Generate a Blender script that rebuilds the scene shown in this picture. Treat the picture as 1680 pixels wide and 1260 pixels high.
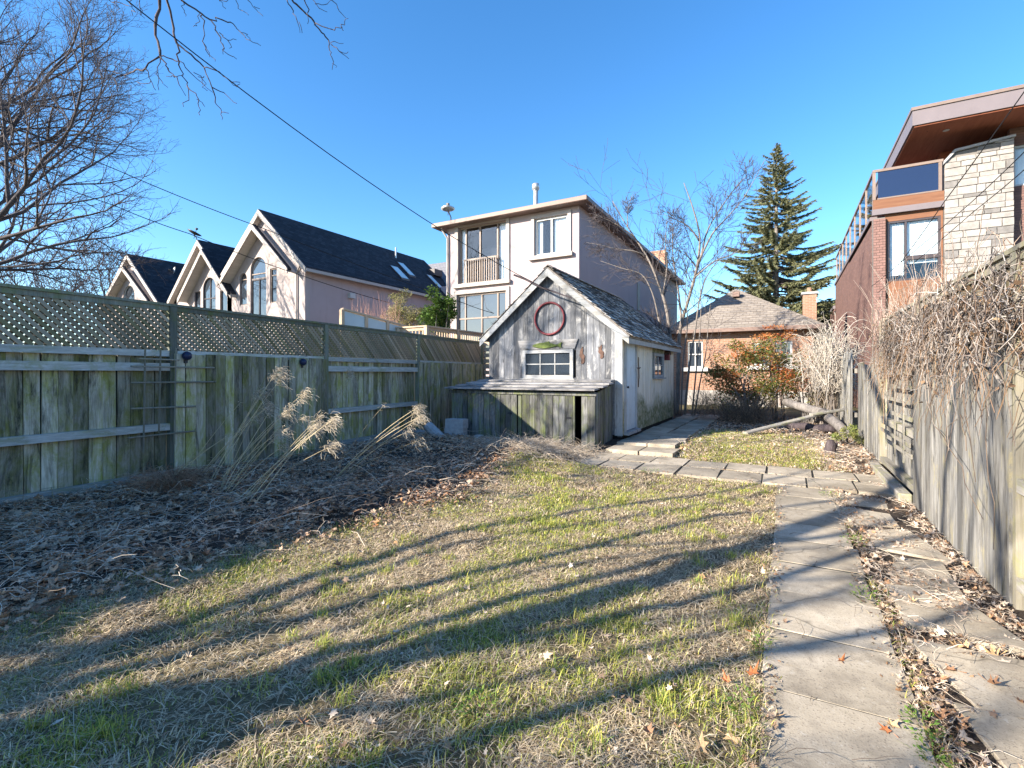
import bpy, bmesh, math, random
import numpy as np
from mathutils import Vector, Matrix

# ------------------------------------------------------------------ scene, camera, light
scene = bpy.context.scene
for o in list(bpy.data.objects):
    bpy.data.objects.remove(o, do_unlink=True)
COL = scene.collection
R = math.radians
rng = random.Random(7)
nr = np.random.default_rng(11)

F, CX, HY, CAMZ = 800.0, 840.0, 612.0, 1.5          # focal length, centre and horizon of the lens, in pixels
TH = math.atan(450 / F)
ST, CT = math.sin(TH), math.cos(TH)
cam_data = bpy.data.cameras.new('camera')
cam_data.sensor_width = 36.0
cam_data.lens = F / 1680 * 36.0
cam_data.shift_y = -(630 - HY) / 1680
cam_data.clip_start = 0.05
cam_data.clip_end = 3000
cam = bpy.data.objects.new('camera', cam_data)
COL.objects.link(cam)
cam.location = (0, 0, CAMZ)
cam.rotation_euler = (R(90), 0, TH)
scene.camera = cam

SUN_EL, SUN_AZ = R(24), math.atan2(-.605, -.796)       # azimuth measured from +Y towards +X
world = bpy.data.worlds.new('World')
scene.world = world
world.use_nodes = True
wn, wl = world.node_tree.nodes, world.node_tree.links
sky = wn.new('ShaderNodeTexSky')
sky.sky_type = 'NISHITA'
sky.sun_disc = False
sky.sun_elevation = SUN_EL
sky.sun_rotation = SUN_AZ
sky.altitude = 100
sky.air_density = 1.0
sky.dust_density = 0.35
sky.ozone_density = 3.6
hsv = wn.new('ShaderNodeHueSaturation')
hsv.inputs['Saturation'].default_value = 1.22
hsv.inputs['Value'].default_value = 0.76
wl.new(sky.outputs[0], hsv.inputs['Color'])
wl.new(hsv.outputs[0], wn['Background'].inputs['Color'])
wn['Background'].inputs['Strength'].default_value = 0.135

sd = bpy.data.lights.new('sun', 'SUN')
sd.energy = 4.6
sd.angle = R(0.5)
sd.color = (1.0, 0.90, 0.75)
sun = bpy.data.objects.new('sun', sd)
COL.objects.link(sun)
sdir = Vector((math.sin(SUN_AZ) * math.cos(SUN_EL), math.cos(SUN_AZ) * math.cos(SUN_EL), math.sin(SUN_EL)))
sun.location = sdir * 60
sun.rotation_euler = (-sdir).to_track_quat('-Z', 'Y').to_euler()

scene.view_settings.view_transform = 'Standard'
scene.view_settings.look = 'None'
scene.view_settings.gamma = 1.0
scene.view_settings.use_curve_mapping = False
scene.view_settings.exposure = 1.75

# ------------------------------------------------------------------ where a line of sight meets the place
def ray(px, py):
    a = (px - CX) / F
    b = (HY - py) / F
    return Vector((a * CT - ST, a * ST + CT, b))
def atY(px, py, Y):
    d = ray(px, py); return Vector((0, 0, CAMZ)) + d * (Y / d.y)
def atX(px, py, X):
    d = ray(px, py); return Vector((0, 0, CAMZ)) + d * (X / d.x)
def atZ(px, py, Z):
    d = ray(px, py); return Vector((0, 0, CAMZ)) + d * Z
def onG(px, py, z=0.0):
    d = ray(px, py); return Vector((0, 0, CAMZ)) + d * ((z - CAMZ) / d.z)

# ------------------------------------------------------------------ helpers
WL = {}
def wloc(o):
    return WL.get(o.name, Vector((0, 0, 0))) if o else Vector((0, 0, 0))

def tag(o, label=None, cat=None, group=None, kind=None):
    if label: o['label'] = label
    if cat: o['category'] = cat
    if group: o['group'] = group
    if kind: o['kind'] = kind
    return o

def thing(name, loc, label, cat, group=None, kind=None):
    o = bpy.data.objects.new(name, None)
    o.empty_display_size = 0.2
    COL.objects.link(o)
    o.location = loc
    WL[o.name] = Vector(loc)
    return tag(o, label, cat, group, kind)

def link_mesh(name, me, parent=None, origin=(0, 0, 0)):
    o = bpy.data.objects.new(name, me)
    COL.objects.link(o)
    og = Vector(origin)
    WL[o.name] = og
    if parent:
        o.parent = parent
        o.location = og - wloc(parent)
    else:
        o.location = og
    return o

class MB:
    def __init__(s): s.v, s.f = [], []
    def add(s, vs, fs):
        n = len(s.v)
        s.v += [tuple(v) for v in vs]
        s.f += [tuple(i + n for i in f) for f in fs]
        return s
    def box(s, x0, x1, y0, y1, z0, z1):
        x0, x1 = min(x0, x1), max(x0, x1); y0, y1 = min(y0, y1), max(y0, y1); z0, z1 = min(z0, z1), max(z0, z1)
        return s.add([(x0,y0,z0),(x1,y0,z0),(x1,y1,z0),(x0,y1,z0),(x0,y0,z1),(x1,y0,z1),(x1,y1,z1),(x0,y1,z1)],
                     [(3,2,1,0),(4,5,6,7),(0,1,5,4),(1,2,6,5),(2,3,7,6),(3,0,4,7)])
    def beam(s, p, q, w, h, up=(0, 0, 1)):
        p, q = Vector(p), Vector(q)
        d = (q - p).normalized(); u = Vector(up)
        a = d.cross(u)
        if a.length < 1e-4: a = d.cross(Vector((1, 0, 0)))
        a.normalize(); b = a.cross(d).normalized()
        a *= w / 2; b *= h / 2
        vs = [p-a-b, p+a-b, p+a+b, p-a+b, q-a-b, q+a-b, q+a+b, q-a+b]
        return s.add(vs, [(3,2,1,0),(4,5,6,7),(0,1,5,4),(1,2,6,5),(2,3,7,6),(3,0,4,7)])
    def prism(s, poly, y0, y1, plane='XZ'):
        n = len(poly)
        def P(a, b, c):
            return (a, c, b) if plane == 'XZ' else ((c, a, b) if plane == 'YZ' else (a, b, c))
        vs = [P(a, b, y0) for a, b in poly] + [P(a, b, y1) for a, b in poly]
        fs = [tuple(range(n)), tuple(range(2*n-1, n-1, -1))]
        for i in range(n):
            j = (i + 1) % n
            fs.append((j, i, i + n, j + n))
        return s.add(vs, fs)
    def tube(s, pts, rad, n=8, cap=True):
        pts = [Vector(p) for p in pts]
        if not isinstance(rad, (list, tuple)): rad = [rad] * len(pts)
        base = len(s.v); u = None
        for i, p in enumerate(pts):
            d = (pts[min(i+1, len(pts)-1)] - pts[max(i-1, 0)])
            d = d.normalized() if d.length > 1e-9 else Vector((0, 0, 1))
            if u is None:
                u = d.orthogonal().normalized()
            else:
                u = (u - d * u.dot(d))
                u = u.normalized() if u.length > 1e-6 else d.orthogonal().normalized()
            w = d.cross(u)
            for k in range(n):
                a = 2 * math.pi * k / n
                s.v.append(tuple(p + (u * math.cos(a) + w * math.sin(a)) * rad[i]))
        for i in range(len(pts) - 1):
            for k in range(n):
                a = base + i*n + k; b = base + i*n + (k+1) % n
                s.f.append((a, b, b + n, a + n))
        if cap:
            s.f.append(tuple(base + k for k in range(n-1, -1, -1)))
            m = base + (len(pts)-1) * n
            s.f.append(tuple(m + k for k in range(n)))
        return s
    def lathe(s, prof, c, n=16, axis='Z'):
        base = len(s.v); c = Vector(c)
        for r, h in prof:
            for k in range(n):
                a = 2*math.pi*k/n
                x, y = r*math.cos(a), r*math.sin(a)
                v = (x, y, h) if axis == 'Z' else ((x, h, y) if axis == 'Y' else (h, x, y))
                s.v.append(tuple(c + Vector(v)))
        for i in range(len(prof)-1):
            for k in range(n):
                a = base+i*n+k; b = base+i*n+(k+1) % n
                s.f.append((a, b, b+n, a+n))
        return s
    def xf(s, M):
        s.v = [tuple(M @ Vector(v)) for v in s.v]; return s
    def build(s, name, mat, parent=None, smooth=False, kind=None, label=None, bevel=0):
        V = np.array(s.v, dtype=float)
        lo, hi = V.min(0), V.max(0)
        og = np.array([(lo[0]+hi[0])/2, (lo[1]+hi[1])/2, lo[2]])
        me = bpy.data.meshes.new(name)
        me.from_pydata((V - og).tolist(), [], s.f)
        bm = bmesh.new(); bm.from_mesh(me)
        bmesh.ops.recalc_face_normals(bm, faces=bm.faces)
        if bevel:
            bmesh.ops.bevel(bm, geom=bm.edges[:], offset=bevel, segments=1, affect='EDGES')
        bm.to_mesh(me); bm.free()
        if mat: me.materials.append(mat)
        if smooth: me.polygons.foreach_set('use_smooth', [True]*len(me.polygons))
        o = link_mesh(name, me, parent, og)
        if kind: o['kind'] = kind
        if label: o['label'] = label
        return o

def cut(o, cutter):
    """carve openings out of a wall, then drop the cutter"""
    t = cutter.build('cutter', None)
    m = o.modifiers.new('b', 'BOOLEAN'); m.operation = 'DIFFERENCE'; m.solver = 'EXACT'; m.object = t
    dg = bpy.context.evaluated_depsgraph_get()
    me = bpy.data.meshes.new_from_object(o.evaluated_get(dg))
    o.modifiers.clear(); old = o.data; o.data = me
    bpy.data.meshes.remove(old)
    td = t.data
    bpy.data.objects.remove(t, do_unlink=True); bpy.data.meshes.remove(td)

def fast_mesh(name, V, Fc, mat, parent=None, col=None, smooth=False, origin=(0, 0, 0)):
    V = np.asarray(V, dtype=np.float32); Fc = np.asarray(Fc, dtype=np.int32)
    V = V - np.array(origin, dtype=np.float32)
    me = bpy.data.meshes.new(name)
    k = Fc.shape[1]; m = Fc.shape[0]
    me.vertices.add(len(V)); me.vertices.foreach_set('co', V.ravel())
    me.loops.add(m*k); me.loops.foreach_set('vertex_index', Fc.ravel())
    me.polygons.add(m); me.polygons.foreach_set('loop_start', np.arange(0, m*k, k, dtype=np.int32))
    me.update(calc_edges=True)
    if col is not None:
        ca = me.color_attributes.new('Col', 'FLOAT_COLOR', 'POINT')
        c4 = np.ones((len(V), 4), dtype=np.float32); c4[:, :3] = col
        ca.data.foreach_set('color', c4.ravel())
    if smooth: me.polygons.foreach_set('use_smooth', np.ones(m, dtype=bool))
    if mat: me.materials.append(mat)
    return link_mesh(name, me, parent, origin)

def rotmats(yaw, pitch, roll):
    cy, sy, cp, sp, cr, sr = np.cos(yaw), np.sin(yaw), np.cos(pitch), np.sin(pitch), np.cos(roll), np.sin(roll)
    M = np.empty((len(yaw), 3, 3))
    M[:,0,0] = cy*cp; M[:,0,1] = cy*sp*sr - sy*cr; M[:,0,2] = cy*sp*cr + sy*sr
    M[:,1,0] = sy*cp; M[:,1,1] = sy*sp*sr + cy*cr; M[:,1,2] = sy*sp*cr - cy*sr
    M[:,2,0] = -sp;   M[:,2,1] = cp*sr;            M[:,2,2] = cp*cr
    return M

def scatter(tv, tf, pos, M, sc):
    tv = np.asarray(tv, float); tf = np.asarray(tf, int)
    N, n = len(pos), len(tv)
    sc = np.asarray(sc, float)
    if sc.ndim == 1: sc = sc[:, None] * np.ones((1, 3))
    V = np.einsum('nij,nkj->nki', M, tv[None] * sc[:, None, :]) + pos[:, None, :]
    Fc = (tf[None] + (np.arange(N) * n)[:, None, None]).reshape(-1, tf.shape[1])
    return V.reshape(-1, 3), Fc

def np_tubes(P, rad, sides=3):
    """P (N,K,3) centre lines, rad (N,K)"""
    P = np.asarray(P, float); rad = np.asarray(rad, float)
    N, K, _ = P.shape
    D = np.empty_like(P)
    D[:, 1:-1] = P[:, 2:] - P[:, :-2]; D[:, 0] = P[:, 1] - P[:, 0]; D[:, -1] = P[:, -1] - P[:, -2]
    D /= np.linalg.norm(D, axis=2, keepdims=True) + 1e-9
    ref = np.where(np.abs(D[:, :1, 2:3]) > .8, np.array([1., 0, 0]), np.array([0, 0, 1.]))
    ref = np.broadcast_to(ref, D.shape)
    U = np.cross(D, ref); U /= np.linalg.norm(U, axis=2, keepdims=True) + 1e-9
    W = np.cross(D, U)
    a = np.arange(sides) * 2 * np.pi / sides
    V = P[:, :, None, :] + rad[:, :, None, None] * (U[:, :, None, :] * np.cos(a)[None, None, :, None] + W[:, :, None, :] * np.sin(a)[None, None, :, None])
    idx = np.arange(N * K * sides).reshape(N, K, sides)
    A = idx[:, :-1, :]; B = np.roll(A, -1, axis=2); Dn = idx[:, 1:, :]; C = np.roll(Dn, -1, axis=2)
    Fc = np.stack([A, B, C, Dn], axis=-1).reshape(-1, 4)
    return V.reshape(-1, 3), Fc

def vnoise(x, y, s, seed=0):
    """smooth value noise on a grid"""
    x = np.asarray(x, float) / s + 100; y = np.asarray(y, float) / s + 100
    xi, yi = np.floor(x).astype(int), np.floor(y).astype(int)
    fx, fy = x - xi, y - yi
    fx = fx*fx*(3-2*fx); fy = fy*fy*(3-2*fy)
    def h(a, b):
        n = (a * 374761393 + b * 668265263 + seed * 1442695041) & 0x7fffffff
        n = ((n ^ (n >> 13)) * 1274126177) & 0x7fffffff
        return (n ^ (n >> 16)) % 10007 / 10007.0
    return (h(xi,yi)*(1-fx)+h(xi+1,yi)*fx)*(1-fy) + (h(xi,yi+1)*(1-fx)+h(xi+1,yi+1)*fx)*fy
def fbm(x, y, s, seed=0):
    return .55*vnoise(x,y,s,seed) + .3*vnoise(x,y,s*.45,seed+5) + .15*vnoise(x,y,s*.2,seed+9)
def sstep(a, b, x):
    t = np.clip((np.asarray(x, float) - a) / (b - a), 0, 1); return t*t*(3-2*t)

# ------------------------------------------------------------------ materials
class NT:
    def __init__(s, name):
        s.m = bpy.data.materials.new(name); s.m.use_nodes = True
        s.n, s.l = s.m.node_tree.nodes, s.m.node_tree.links
        s.b = s.n['Principled BSDF']
        s.b.inputs['Roughness'].default_value = .85
        s.b.inputs['Specular IOR Level'].default_value = .3
    def new(s, t, **kw):
        n = s.n.new(t)
        for k, v in kw.items(): setattr(n, k, v)
        return n
    def coord(s, scale=(1, 1, 1), rand=True, out='Object'):
        tc = s.new('ShaderNodeTexCoord'); mp = s.new('ShaderNodeMapping')
        mp.inputs['Scale'].default_value = scale
        if rand:
            oi = s.new('ShaderNodeObjectInfo'); va = s.new('ShaderNodeVectorMath', operation='MULTIPLY_ADD')
            s.l.new(oi.outputs['Random'], va.inputs[0]); va.inputs[1].default_value = (37, 53, 71)
            s.l.new(tc.outputs[out], va.inputs[2]); s.l.new(va.outputs[0], mp.inputs['Vector'])
        else:
            s.l.new(tc.outputs[out], mp.inputs['Vector'])
        return mp.outputs[0]
    def noise(s, vec, scale=5, detail=6, rough=.6, dist=0):
        n = s.new('ShaderNodeTexNoise')
        n.inputs['Scale'].default_value = scale; n.inputs['Detail'].default_value = detail
        n.inputs['Roughness'].default_value = rough; n.inputs['Distortion'].default_value = dist
        s.l.new(vec, n.inputs['Vector']); return n.outputs['Fac']
    def ramp(s, fac, stops):
        r = s.new('ShaderNodeValToRGB'); e = r.color_ramp.elements
        while len(e) < len(stops): e.new(.5)
        for i, (p, c) in enumerate(stops):
            e[i].position = p
            e[i].color = (c, c, c, 1) if not isinstance(c, (tuple, list)) else (*c, 1)
        s.l.new(fac, r.inputs['Fac']); return r.outputs['Color']
    def mix(s, fac, a, b, mode='MIX'):
        m = s.new('ShaderNodeMix', data_type='RGBA', blend_type=mode)
        if isinstance(fac, (int, float)): m.inputs[0].default_value = fac
        else: s.l.new(fac, m.inputs[0])
        for i, x in ((6, a), (7, b)):
            if isinstance(x, (tuple, list)): m.inputs[i].default_value = (*x, 1)
            else: s.l.new(x, m.inputs[i])
        return m.outputs[2]
    def math(s, op, a, b):
        m = s.new('ShaderNodeMath', operation=op)
        for i, x in ((0, a), (1, b)):
            if isinstance(x, (int, float)): m.inputs[i].default_value = x
            else: s.l.new(x, m.inputs[i])
        return m.outputs[0]
    def randval(s, col, lo=.8, hi=1.2):
        oi = s.new('ShaderNodeObjectInfo'); mr = s.new('ShaderNodeMapRange')
        mr.inputs['To Min'].default_value = lo; mr.inputs['To Max'].default_value = hi
        s.l.new(oi.outputs['Random'], mr.inputs['Value'])
        h = s.new('ShaderNodeHueSaturation'); s.l.new(mr.outputs[0], h.inputs['Value'])
        s.l.new(col, h.inputs['Color']); return h.outputs[0]
    def bump(s, h, strength=.3, dist=.01):
        b = s.new('ShaderNodeBump'); b.inputs['Strength'].default_value = strength
        b.inputs['Distance'].default_value = dist
        s.l.new(h, b.inputs['Height']); s.l.new(b.outputs[0], s.b.inputs['Normal'])
    def col(s, c):
        if isinstance(c, (tuple, list)): s.b.inputs['Base Color'].default_value = (*c, 1)
        else: s.l.new(c, s.b.inputs['Base Color'])
        return s.m

AXS = {'Z': (1, 1, .07), 'Y': (1, .07, 1), 'X': (.07, 1, 1)}
def wood(name, c1, c2, c3, axis='Z', stain=None, amt=.5, stain2=None, amt2=.5, vary=(.7, 1.25), freq=22):
    t = NT(name)
    v = t.coord(AXS[axis]); vb = t.coord((1, 1, 1))
    g0 = t.noise(v, freq, 9, .74, .5); fine = t.noise(t.coord(tuple(.04 if k < 1 else 1 for k in AXS[axis])), freq*5, 4, .6)
    g = t.math('ADD', t.math('MULTIPLY', g0, .72), t.math('MULTIPLY', fine, .28))
    c = t.ramp(g, [(.28, c1), (.5, c2), (.72, c3)])
    va = t.coord(tuple(.5 if k < 1 else 1 for k in AXS[axis]))
    if stain:
        f = t.ramp(t.noise(va, 4.5, 9, .74, .6), [(.62 - amt*.3, 0), (.74 - amt*.2, 1)])
        c = t.mix(f, c, t.mix(t.noise(v, 30, 4, .6), stain, tuple(x*1.9 for x in stain)))
    if stain2:
        f2 = t.ramp(t.noise(t.coord(tuple(.18 if k < 1 else 1.3 for k in AXS[axis])), 7, 9, .76, .5), [(.66 - amt2*.3, 0), (.78 - amt2*.2, 1)])
        c = t.mix(f2, c, stain2)
    kn = t.new('ShaderNodeTexVoronoi'); kn.inputs['Scale'].default_value = 2.6
    t.l.new(t.coord(tuple(.55 if k < 1 else 1.6 for k in AXS[axis])), kn.inputs['Vector'])
    c = t.mix(t.ramp(kn.outputs['Distance'], [(.03, .75), (.085, 0)]), c, tuple(x*.4 for x in c1))
    c = t.randval(c, *vary)
    t.bump(g, .5, .006)
    return t.col(c)

def mossy_foot(m, col, zmid, amp):
    # moss growing up from the ground with a ragged edge
    nt = m.node_tree; t = NT.__new__(NT); t.m, t.n, t.l = m, nt.nodes, nt.links; t.b = nt.nodes['Principled BSDF']
    src = t.b.inputs['Base Color'].links[0].from_socket
    tc = t.new('ShaderNodeTexCoord'); sp = t.new('ShaderNodeSeparateXYZ'); t.l.new(tc.outputs['Object'], sp.inputs[0])
    geo = t.new('ShaderNodeNewGeometry'); n = t.noise(geo.outputs['Position'], 1.6, 6, .65)
    h = t.math('ADD', sp.outputs['Z'], t.math('MULTIPLY', n, -amp))
    f = t.ramp(t.math('ADD', h, .5), [(max(0, .5+zmid-amp*.5-.25), 1), (min(1, .5+zmid-amp*.5+.12), 0)])
    f2 = t.math('MULTIPLY', f, t.ramp(t.noise(geo.outputs['Position'], 9, 5, .7), [(.3, .35), (.6, .95)]))
    t.l.new(t.mix(f2, src, col), t.b.inputs['Base Color'])

def plain(name, c, rough=.7, var=.12, scale=6, metal=0, bump=.15):
    t = NT(name); v = t.coord()
    n = t.noise(v, scale, 5, .6)
    t.b.inputs['Roughness'].default_value = rough; t.b.inputs['Metallic'].default_value = metal
    if bump: t.bump(t.noise(v, scale*9, 4, .6), bump, .004)
    return t.col(t.ramp(n, [(.3, tuple(x*(1-var) for x in c)), (.7, tuple(min(1, x*(1+var)) for x in c))]))

def stucco(name, c, dirt=.5):
    t = NT(name); v = t.coord(rand=False)
    n = t.noise(v, .7, 6, .65); st = t.noise(t.coord((2.5, 2.5, .25), rand=False), 1.2, 5, .7)
    cc = t.ramp(n, [(.3, tuple(x*.93 for x in c)), (.7, tuple(x*1.04 for x in c))])
    cc = t.mix(t.ramp(st, [(.55, 0), (.8, dirt)]), cc, tuple(x*.62 for x in c))
    t.bump(t.noise(v, 70, 4, .7), .35, .004)
    return t.col(cc)

def brickmat(name, c1, c2, mortar, axis='X', bw=.215, bh=.073, ms=.008):
    t = NT(name); tc = t.new('ShaderNodeTexCoord'); sp = t.new('ShaderNodeSeparateXYZ'); cb = t.new('ShaderNodeCombineXYZ')
    t.l.new(tc.outputs['Object'], sp.inputs[0])
    t.l.new(sp.outputs[axis], cb.inputs[0]); t.l.new(sp.outputs['Z'], cb.inputs[1])
    b = t.new('ShaderNodeTexBrick')
    for k, x in (('Scale', 1), ('Mortar Size', ms), ('Mortar Smooth', .3), ('Brick Width', bw), ('Row Height', bh), ('Bias', -.2)):
        b.inputs[k].default_value = x
    b.inputs['Color1'].default_value = (*c1, 1); b.inputs['Color2'].default_value = (*c2, 1); b.inputs['Mortar'].default_value = (*mortar, 1)
    t.l.new(cb.outputs[0], b.inputs['Vector'])
    n = t.noise(t.coord(rand=False), 1.5, 6, .7)
    cc = t.mix(.5, b.outputs['Color'], t.ramp(n, [(.3, .75), (.7, 1.15)]), 'MULTIPLY')
    iv = t.math('SUBTRACT', 1.0, b.outputs['Fac'])
    t.bump(iv, .6, .012)
    return t.col(cc)

def shingle(name, c1, c2, axis='X', bw=.3, bh=.11, dark=.5):
    m = brickmat(name, c1, c2, tuple(x*dark for x in c1), axis, bw, bh, .012)
    return m

def vcol(name, rough=.8, trans=.0, noise=True):
    t = NT(name); a = t.new('ShaderNodeAttribute', attribute_name='Col')
    t.b.inputs['Roughness'].default_value = rough; t.b.inputs['Specular IOR Level'].default_value = .25
    c = a.outputs['Color']
    if trans:
        t.l.new(c, t.b.inputs['Base Color'])
        tr = t.new('ShaderNodeBsdfTranslucent'); t.l.new(c, tr.inputs['Color'])
        mx = t.new('ShaderNodeMixShader'); mx.inputs[0].default_value = trans
        t.l.new(t.b.outputs[0], mx.inputs[1]); t.l.new(tr.outputs[0], mx.inputs[2])
        t.l.new(mx.outputs[0], t.n['Material Output'].inputs['Surface'])
        return t.m
    return t.col(c)

def glassmat(name, tint=(.03, .04, .055), ior=2.0, rough=.03):
    t = NT(name); t.b.inputs['Roughness'].default_value = rough
    t.b.inputs['IOR'].default_value = ior; t.b.inputs['Specular IOR Level'].default_value = .5
    v = t.coord(); t.bump(t.noise(v, 1.3, 2, .5), .06, .02)
    return t.col(tint)

def clearglass(name, tint=(.9, .94, .96), ior=1.6):
    t = NT(name); t.n.remove(t.b)
    tr = t.new('ShaderNodeBsdfTransparent'); tr.inputs[0].default_value = (*tint, 1)
    gl = t.new('ShaderNodeBsdfGlossy'); gl.inputs['Roughness'].default_value = .02
    fr = t.new('ShaderNodeLayerWeight'); pw = t.math('POWER', fr.outputs['Facing'], 3.5); fc = t.math('MULTIPLY_ADD', pw, .7); fc.node.inputs[2].default_value = .06
    mx = t.new('ShaderNodeMixShader')
    t.l.new(fc, mx.inputs[0]); t.l.new(tr.outputs[0], mx.inputs[1]); t.l.new(gl.outputs[0], mx.inputs[2])
    t.l.new(mx.outputs[0], t.n['Material Output'].inputs['Surface'])
    return t.m

def bark(name, c1, c2, scale=18):
    t = NT(name); v = t.coord((1, 1, .25))
    n = t.noise(v, scale, 6, .7, .4)
    t.bump(n, .6, .02)
    return t.col(t.ramp(n, [(.3, c1), (.68, c2)]))

M = {}
M['fence_shade'] = wood('weathered green grey boards', (.18,.15,.095), (.46,.415,.32), (.72,.67,.57), 'Z', (.21,.205,.06), .62, (.05,.045,.032), .58, (.45, 1.2))
M['fence_rail'] = wood('weathered rail wood', (.16,.155,.14), (.38,.38,.36), (.6,.6,.58), 'Y', (.17,.175,.10), .35)
M['lattice'] = wood('mossy lattice wood', (.14,.11,.075), (.30,.25,.18), (.45,.39,.31), 'Y', (.19,.17,.065), .5, vary=(.85, 1.1), freq=9)
M['dark_gap_backing'] = plain('dark gap fill', (.03,.03,.026), .9, .3, 8)  # near-black: stands for shade in fence gaps; also the bed under the slabs
M['post'] = wood('fence post wood', (.07,.072,.06), (.15,.155,.13), (.26,.27,.24), 'Z', (.10,.115,.05), .5)
M['fence_sun'] = wood('bleached fence boards', (.08,.075,.07), (.235,.228,.215), (.43,.425,.415), 'Z', (.25,.22,.13), .3, (.065,.06,.055), .58, (.62, 1.2), 34)
M['fence_sun_rail'] = wood('bleached fence rail', (.12,.11,.09), (.26,.24,.21), (.38,.36,.33), 'Y', (.17,.17,.08), .35)
M['post_sun'] = wood('yellowed fence post', (.12,.105,.08), (.22,.20,.16), (.31,.29,.24), 'Z', (.15,.14,.075), .35)
M['shed_board'] = wood('shed siding wood', (.06,.061,.066), (.145,.15,.165), (.28,.29,.32), 'Z', (.32,.31,.30), .34, (.055,.058,.065), .52, (.62, 1.25), 24)
M['shed_side'] = wood('painted shed side siding', (.36,.31,.23), (.68,.62,.52), (.82,.77,.68), 'Z', (.46,.36,.20), .3, (.10,.11,.05), .3, (.9, 1.08), 20)
mossy_foot(M['shed_side'], (.10,.115,.03), .62, 1.3)
M['coop_board'] = wood('mossy coop boards', (.05,.05,.045), (.14,.14,.135), (.31,.31,.31), 'Z', (.10,.115,.042), .5, (.03,.03,.028), .55, (.6, 1.35))
M['coop_roof'] = wood('grey coop roof planks', (.15,.14,.14), (.32,.31,.31), (.5,.49,.49), 'X', (.05,.05,.045), .4)
M['white_trim'] = wood('peeling white trim', (.20,.20,.20), (.36,.365,.37), (.48,.48,.475), 'X', (.22,.205,.18), .4, (.15,.14,.12), .4, (.85, 1.05))
M['white_trim_v'] = wood('peeling white upright trim', (.26,.265,.27), (.42,.43,.44), (.54,.545,.55), 'Z', (.22,.21,.19), .4, (.15,.14,.125), .4, (.9, 1.05))
M['shed_door'] = wood('pale blue grey door paint', (.36,.42,.47), (.52,.58,.62), (.62,.67,.70), 'Z', (.30,.30,.28), .3, (.10,.12,.12), .25, (.95, 1.05))
M['cedar_shake'] = wood('weathered roof shakes', (.09,.08,.075), (.26,.23,.21), (.46,.42,.39), 'X', (.05,.05,.04), .35, vary=(1, 1), freq=9)
M['red_iron'] = plain('flaking red paint', (.13,.022,.03), .6, .45, 9)
M['rust'] = plain('rusty iron', (.10,.055,.04), .75, .4, 12)
M['green_fish'] = plain('mossy green paint', (.085,.115,.022), .7, .5, 14)
M['dark_iron'] = plain('dark iron', (.035,.035,.04), .5, .3, 10)
M['black'] = plain('flat black', (.012,.012,.012), .9, .3, 5)  # also stands for the darkness behind the shed and coop boards
M['stucco'] = stucco('cream pink stucco', (.385,.315,.32))
M['stucco_far'] = stucco('pale cream stucco', (.38,.325,.315))
M['trim_cream'] = plain('cream trim', (.37,.33,.305), .6, .06, 3)
M['soffit'] = wood('cream soffit board', (.40,.35,.32), (.52,.47,.43), (.6,.55,.5), 'Y', vary=(.95, 1.05), freq=6)
M['eave_brown'] = plain('taupe metal eave', (.19,.13,.11), .5, .1, 2)
M['roof_dark'] = shingle('charcoal shingles', (.016,.017,.024), (.042,.043,.054), 'Y', .32, .14)
M['roof_grey'] = shingle('grey shingles', (.16,.16,.18), (.22,.22,.24), 'X', .32, .14)
M['roof_red'] = shingle('brick red shingles', (.22,.09,.06), (.3,.12,.08), 'X', .3, .1)
M['roof_tan'] = shingle('tan grey asphalt shingles', (.22,.19,.165), (.285,.25,.22), 'X', .26, .10, .7)
M['roof_tan_y'] = shingle('tan grey asphalt shingles side', (.24,.21,.19), (.34,.30,.27), 'Y', .26, .10, .7)
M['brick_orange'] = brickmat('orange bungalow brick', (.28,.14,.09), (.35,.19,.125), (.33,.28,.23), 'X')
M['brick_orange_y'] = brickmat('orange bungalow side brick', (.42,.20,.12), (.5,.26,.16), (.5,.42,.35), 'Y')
M['brick_brown'] = brickmat('brown side brick', (.15,.085,.075), (.21,.12,.10), (.10,.07,.065), 'Y', .24, .075)
M['brick_piece'] = plain('brown brick', (.20,.115,.10), .8, .25, 9)
M['mortar'] = plain('grey mortar', (.17,.155,.145), .9, .1, 10)
M['fascia_metal'] = plain('mauve grey fascia metal', (.17,.145,.155), .45, .06, 2)
M['wood_soffit'] = wood('varnished cedar soffit', (.16,.05,.03), (.26,.09,.05), (.34,.13,.075), 'Y', vary=(.95, 1.05), freq=10)
M['cedar_band'] = wood('varnished cedar band', (.12,.05,.03), (.18,.085,.05), (.24,.125,.07), 'X', vary=(.9, 1.1), freq=14)
M['rail_metal'] = plain('bronze rail metal', (.24,.18,.15), .45, .1, 4, .3)
M['stone_a'] = plain('pale limestone', (.30,.28,.265), .85, .25, 7, 0, .6)
M['stone_b'] = plain('grey limestone', (.17,.16,.155), .85, .25, 7, 0, .6)
M['stone_c'] = plain('buff limestone', (.27,.25,.235), .85, .22, 6, 0, .6)
M['glass'] = glassmat('window glass')
M['glass_blue'] = glassmat('blue balcony glass', (.012,.018,.05), 1.75, .02)
M['glass_clear'] = clearglass('clear window glass')
M['frosted'] = plain('frosted glass', (.48,.58,.62), .25, .1, 1.2, 0, 0)
M['curtain'] = plain('white curtain', (.80,.80,.80), .8, .05, 3)
M['interior'] = plain('dim room', (.03,.028,.032), .9, .2, 2)
M['frame_tan'] = plain('taupe window frame', (.24,.185,.155), .5, .08, 3)
M['frame_white'] = plain('white window frame', (.44,.44,.435), .5, .05, 3)
M['frame_dark'] = plain('dark bronze window frame', (.06,.05,.055), .4, .1, 3)
M['galv'] = plain('galvanised pipe', (.50,.50,.50), .4, .12, 5, .6)
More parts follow.
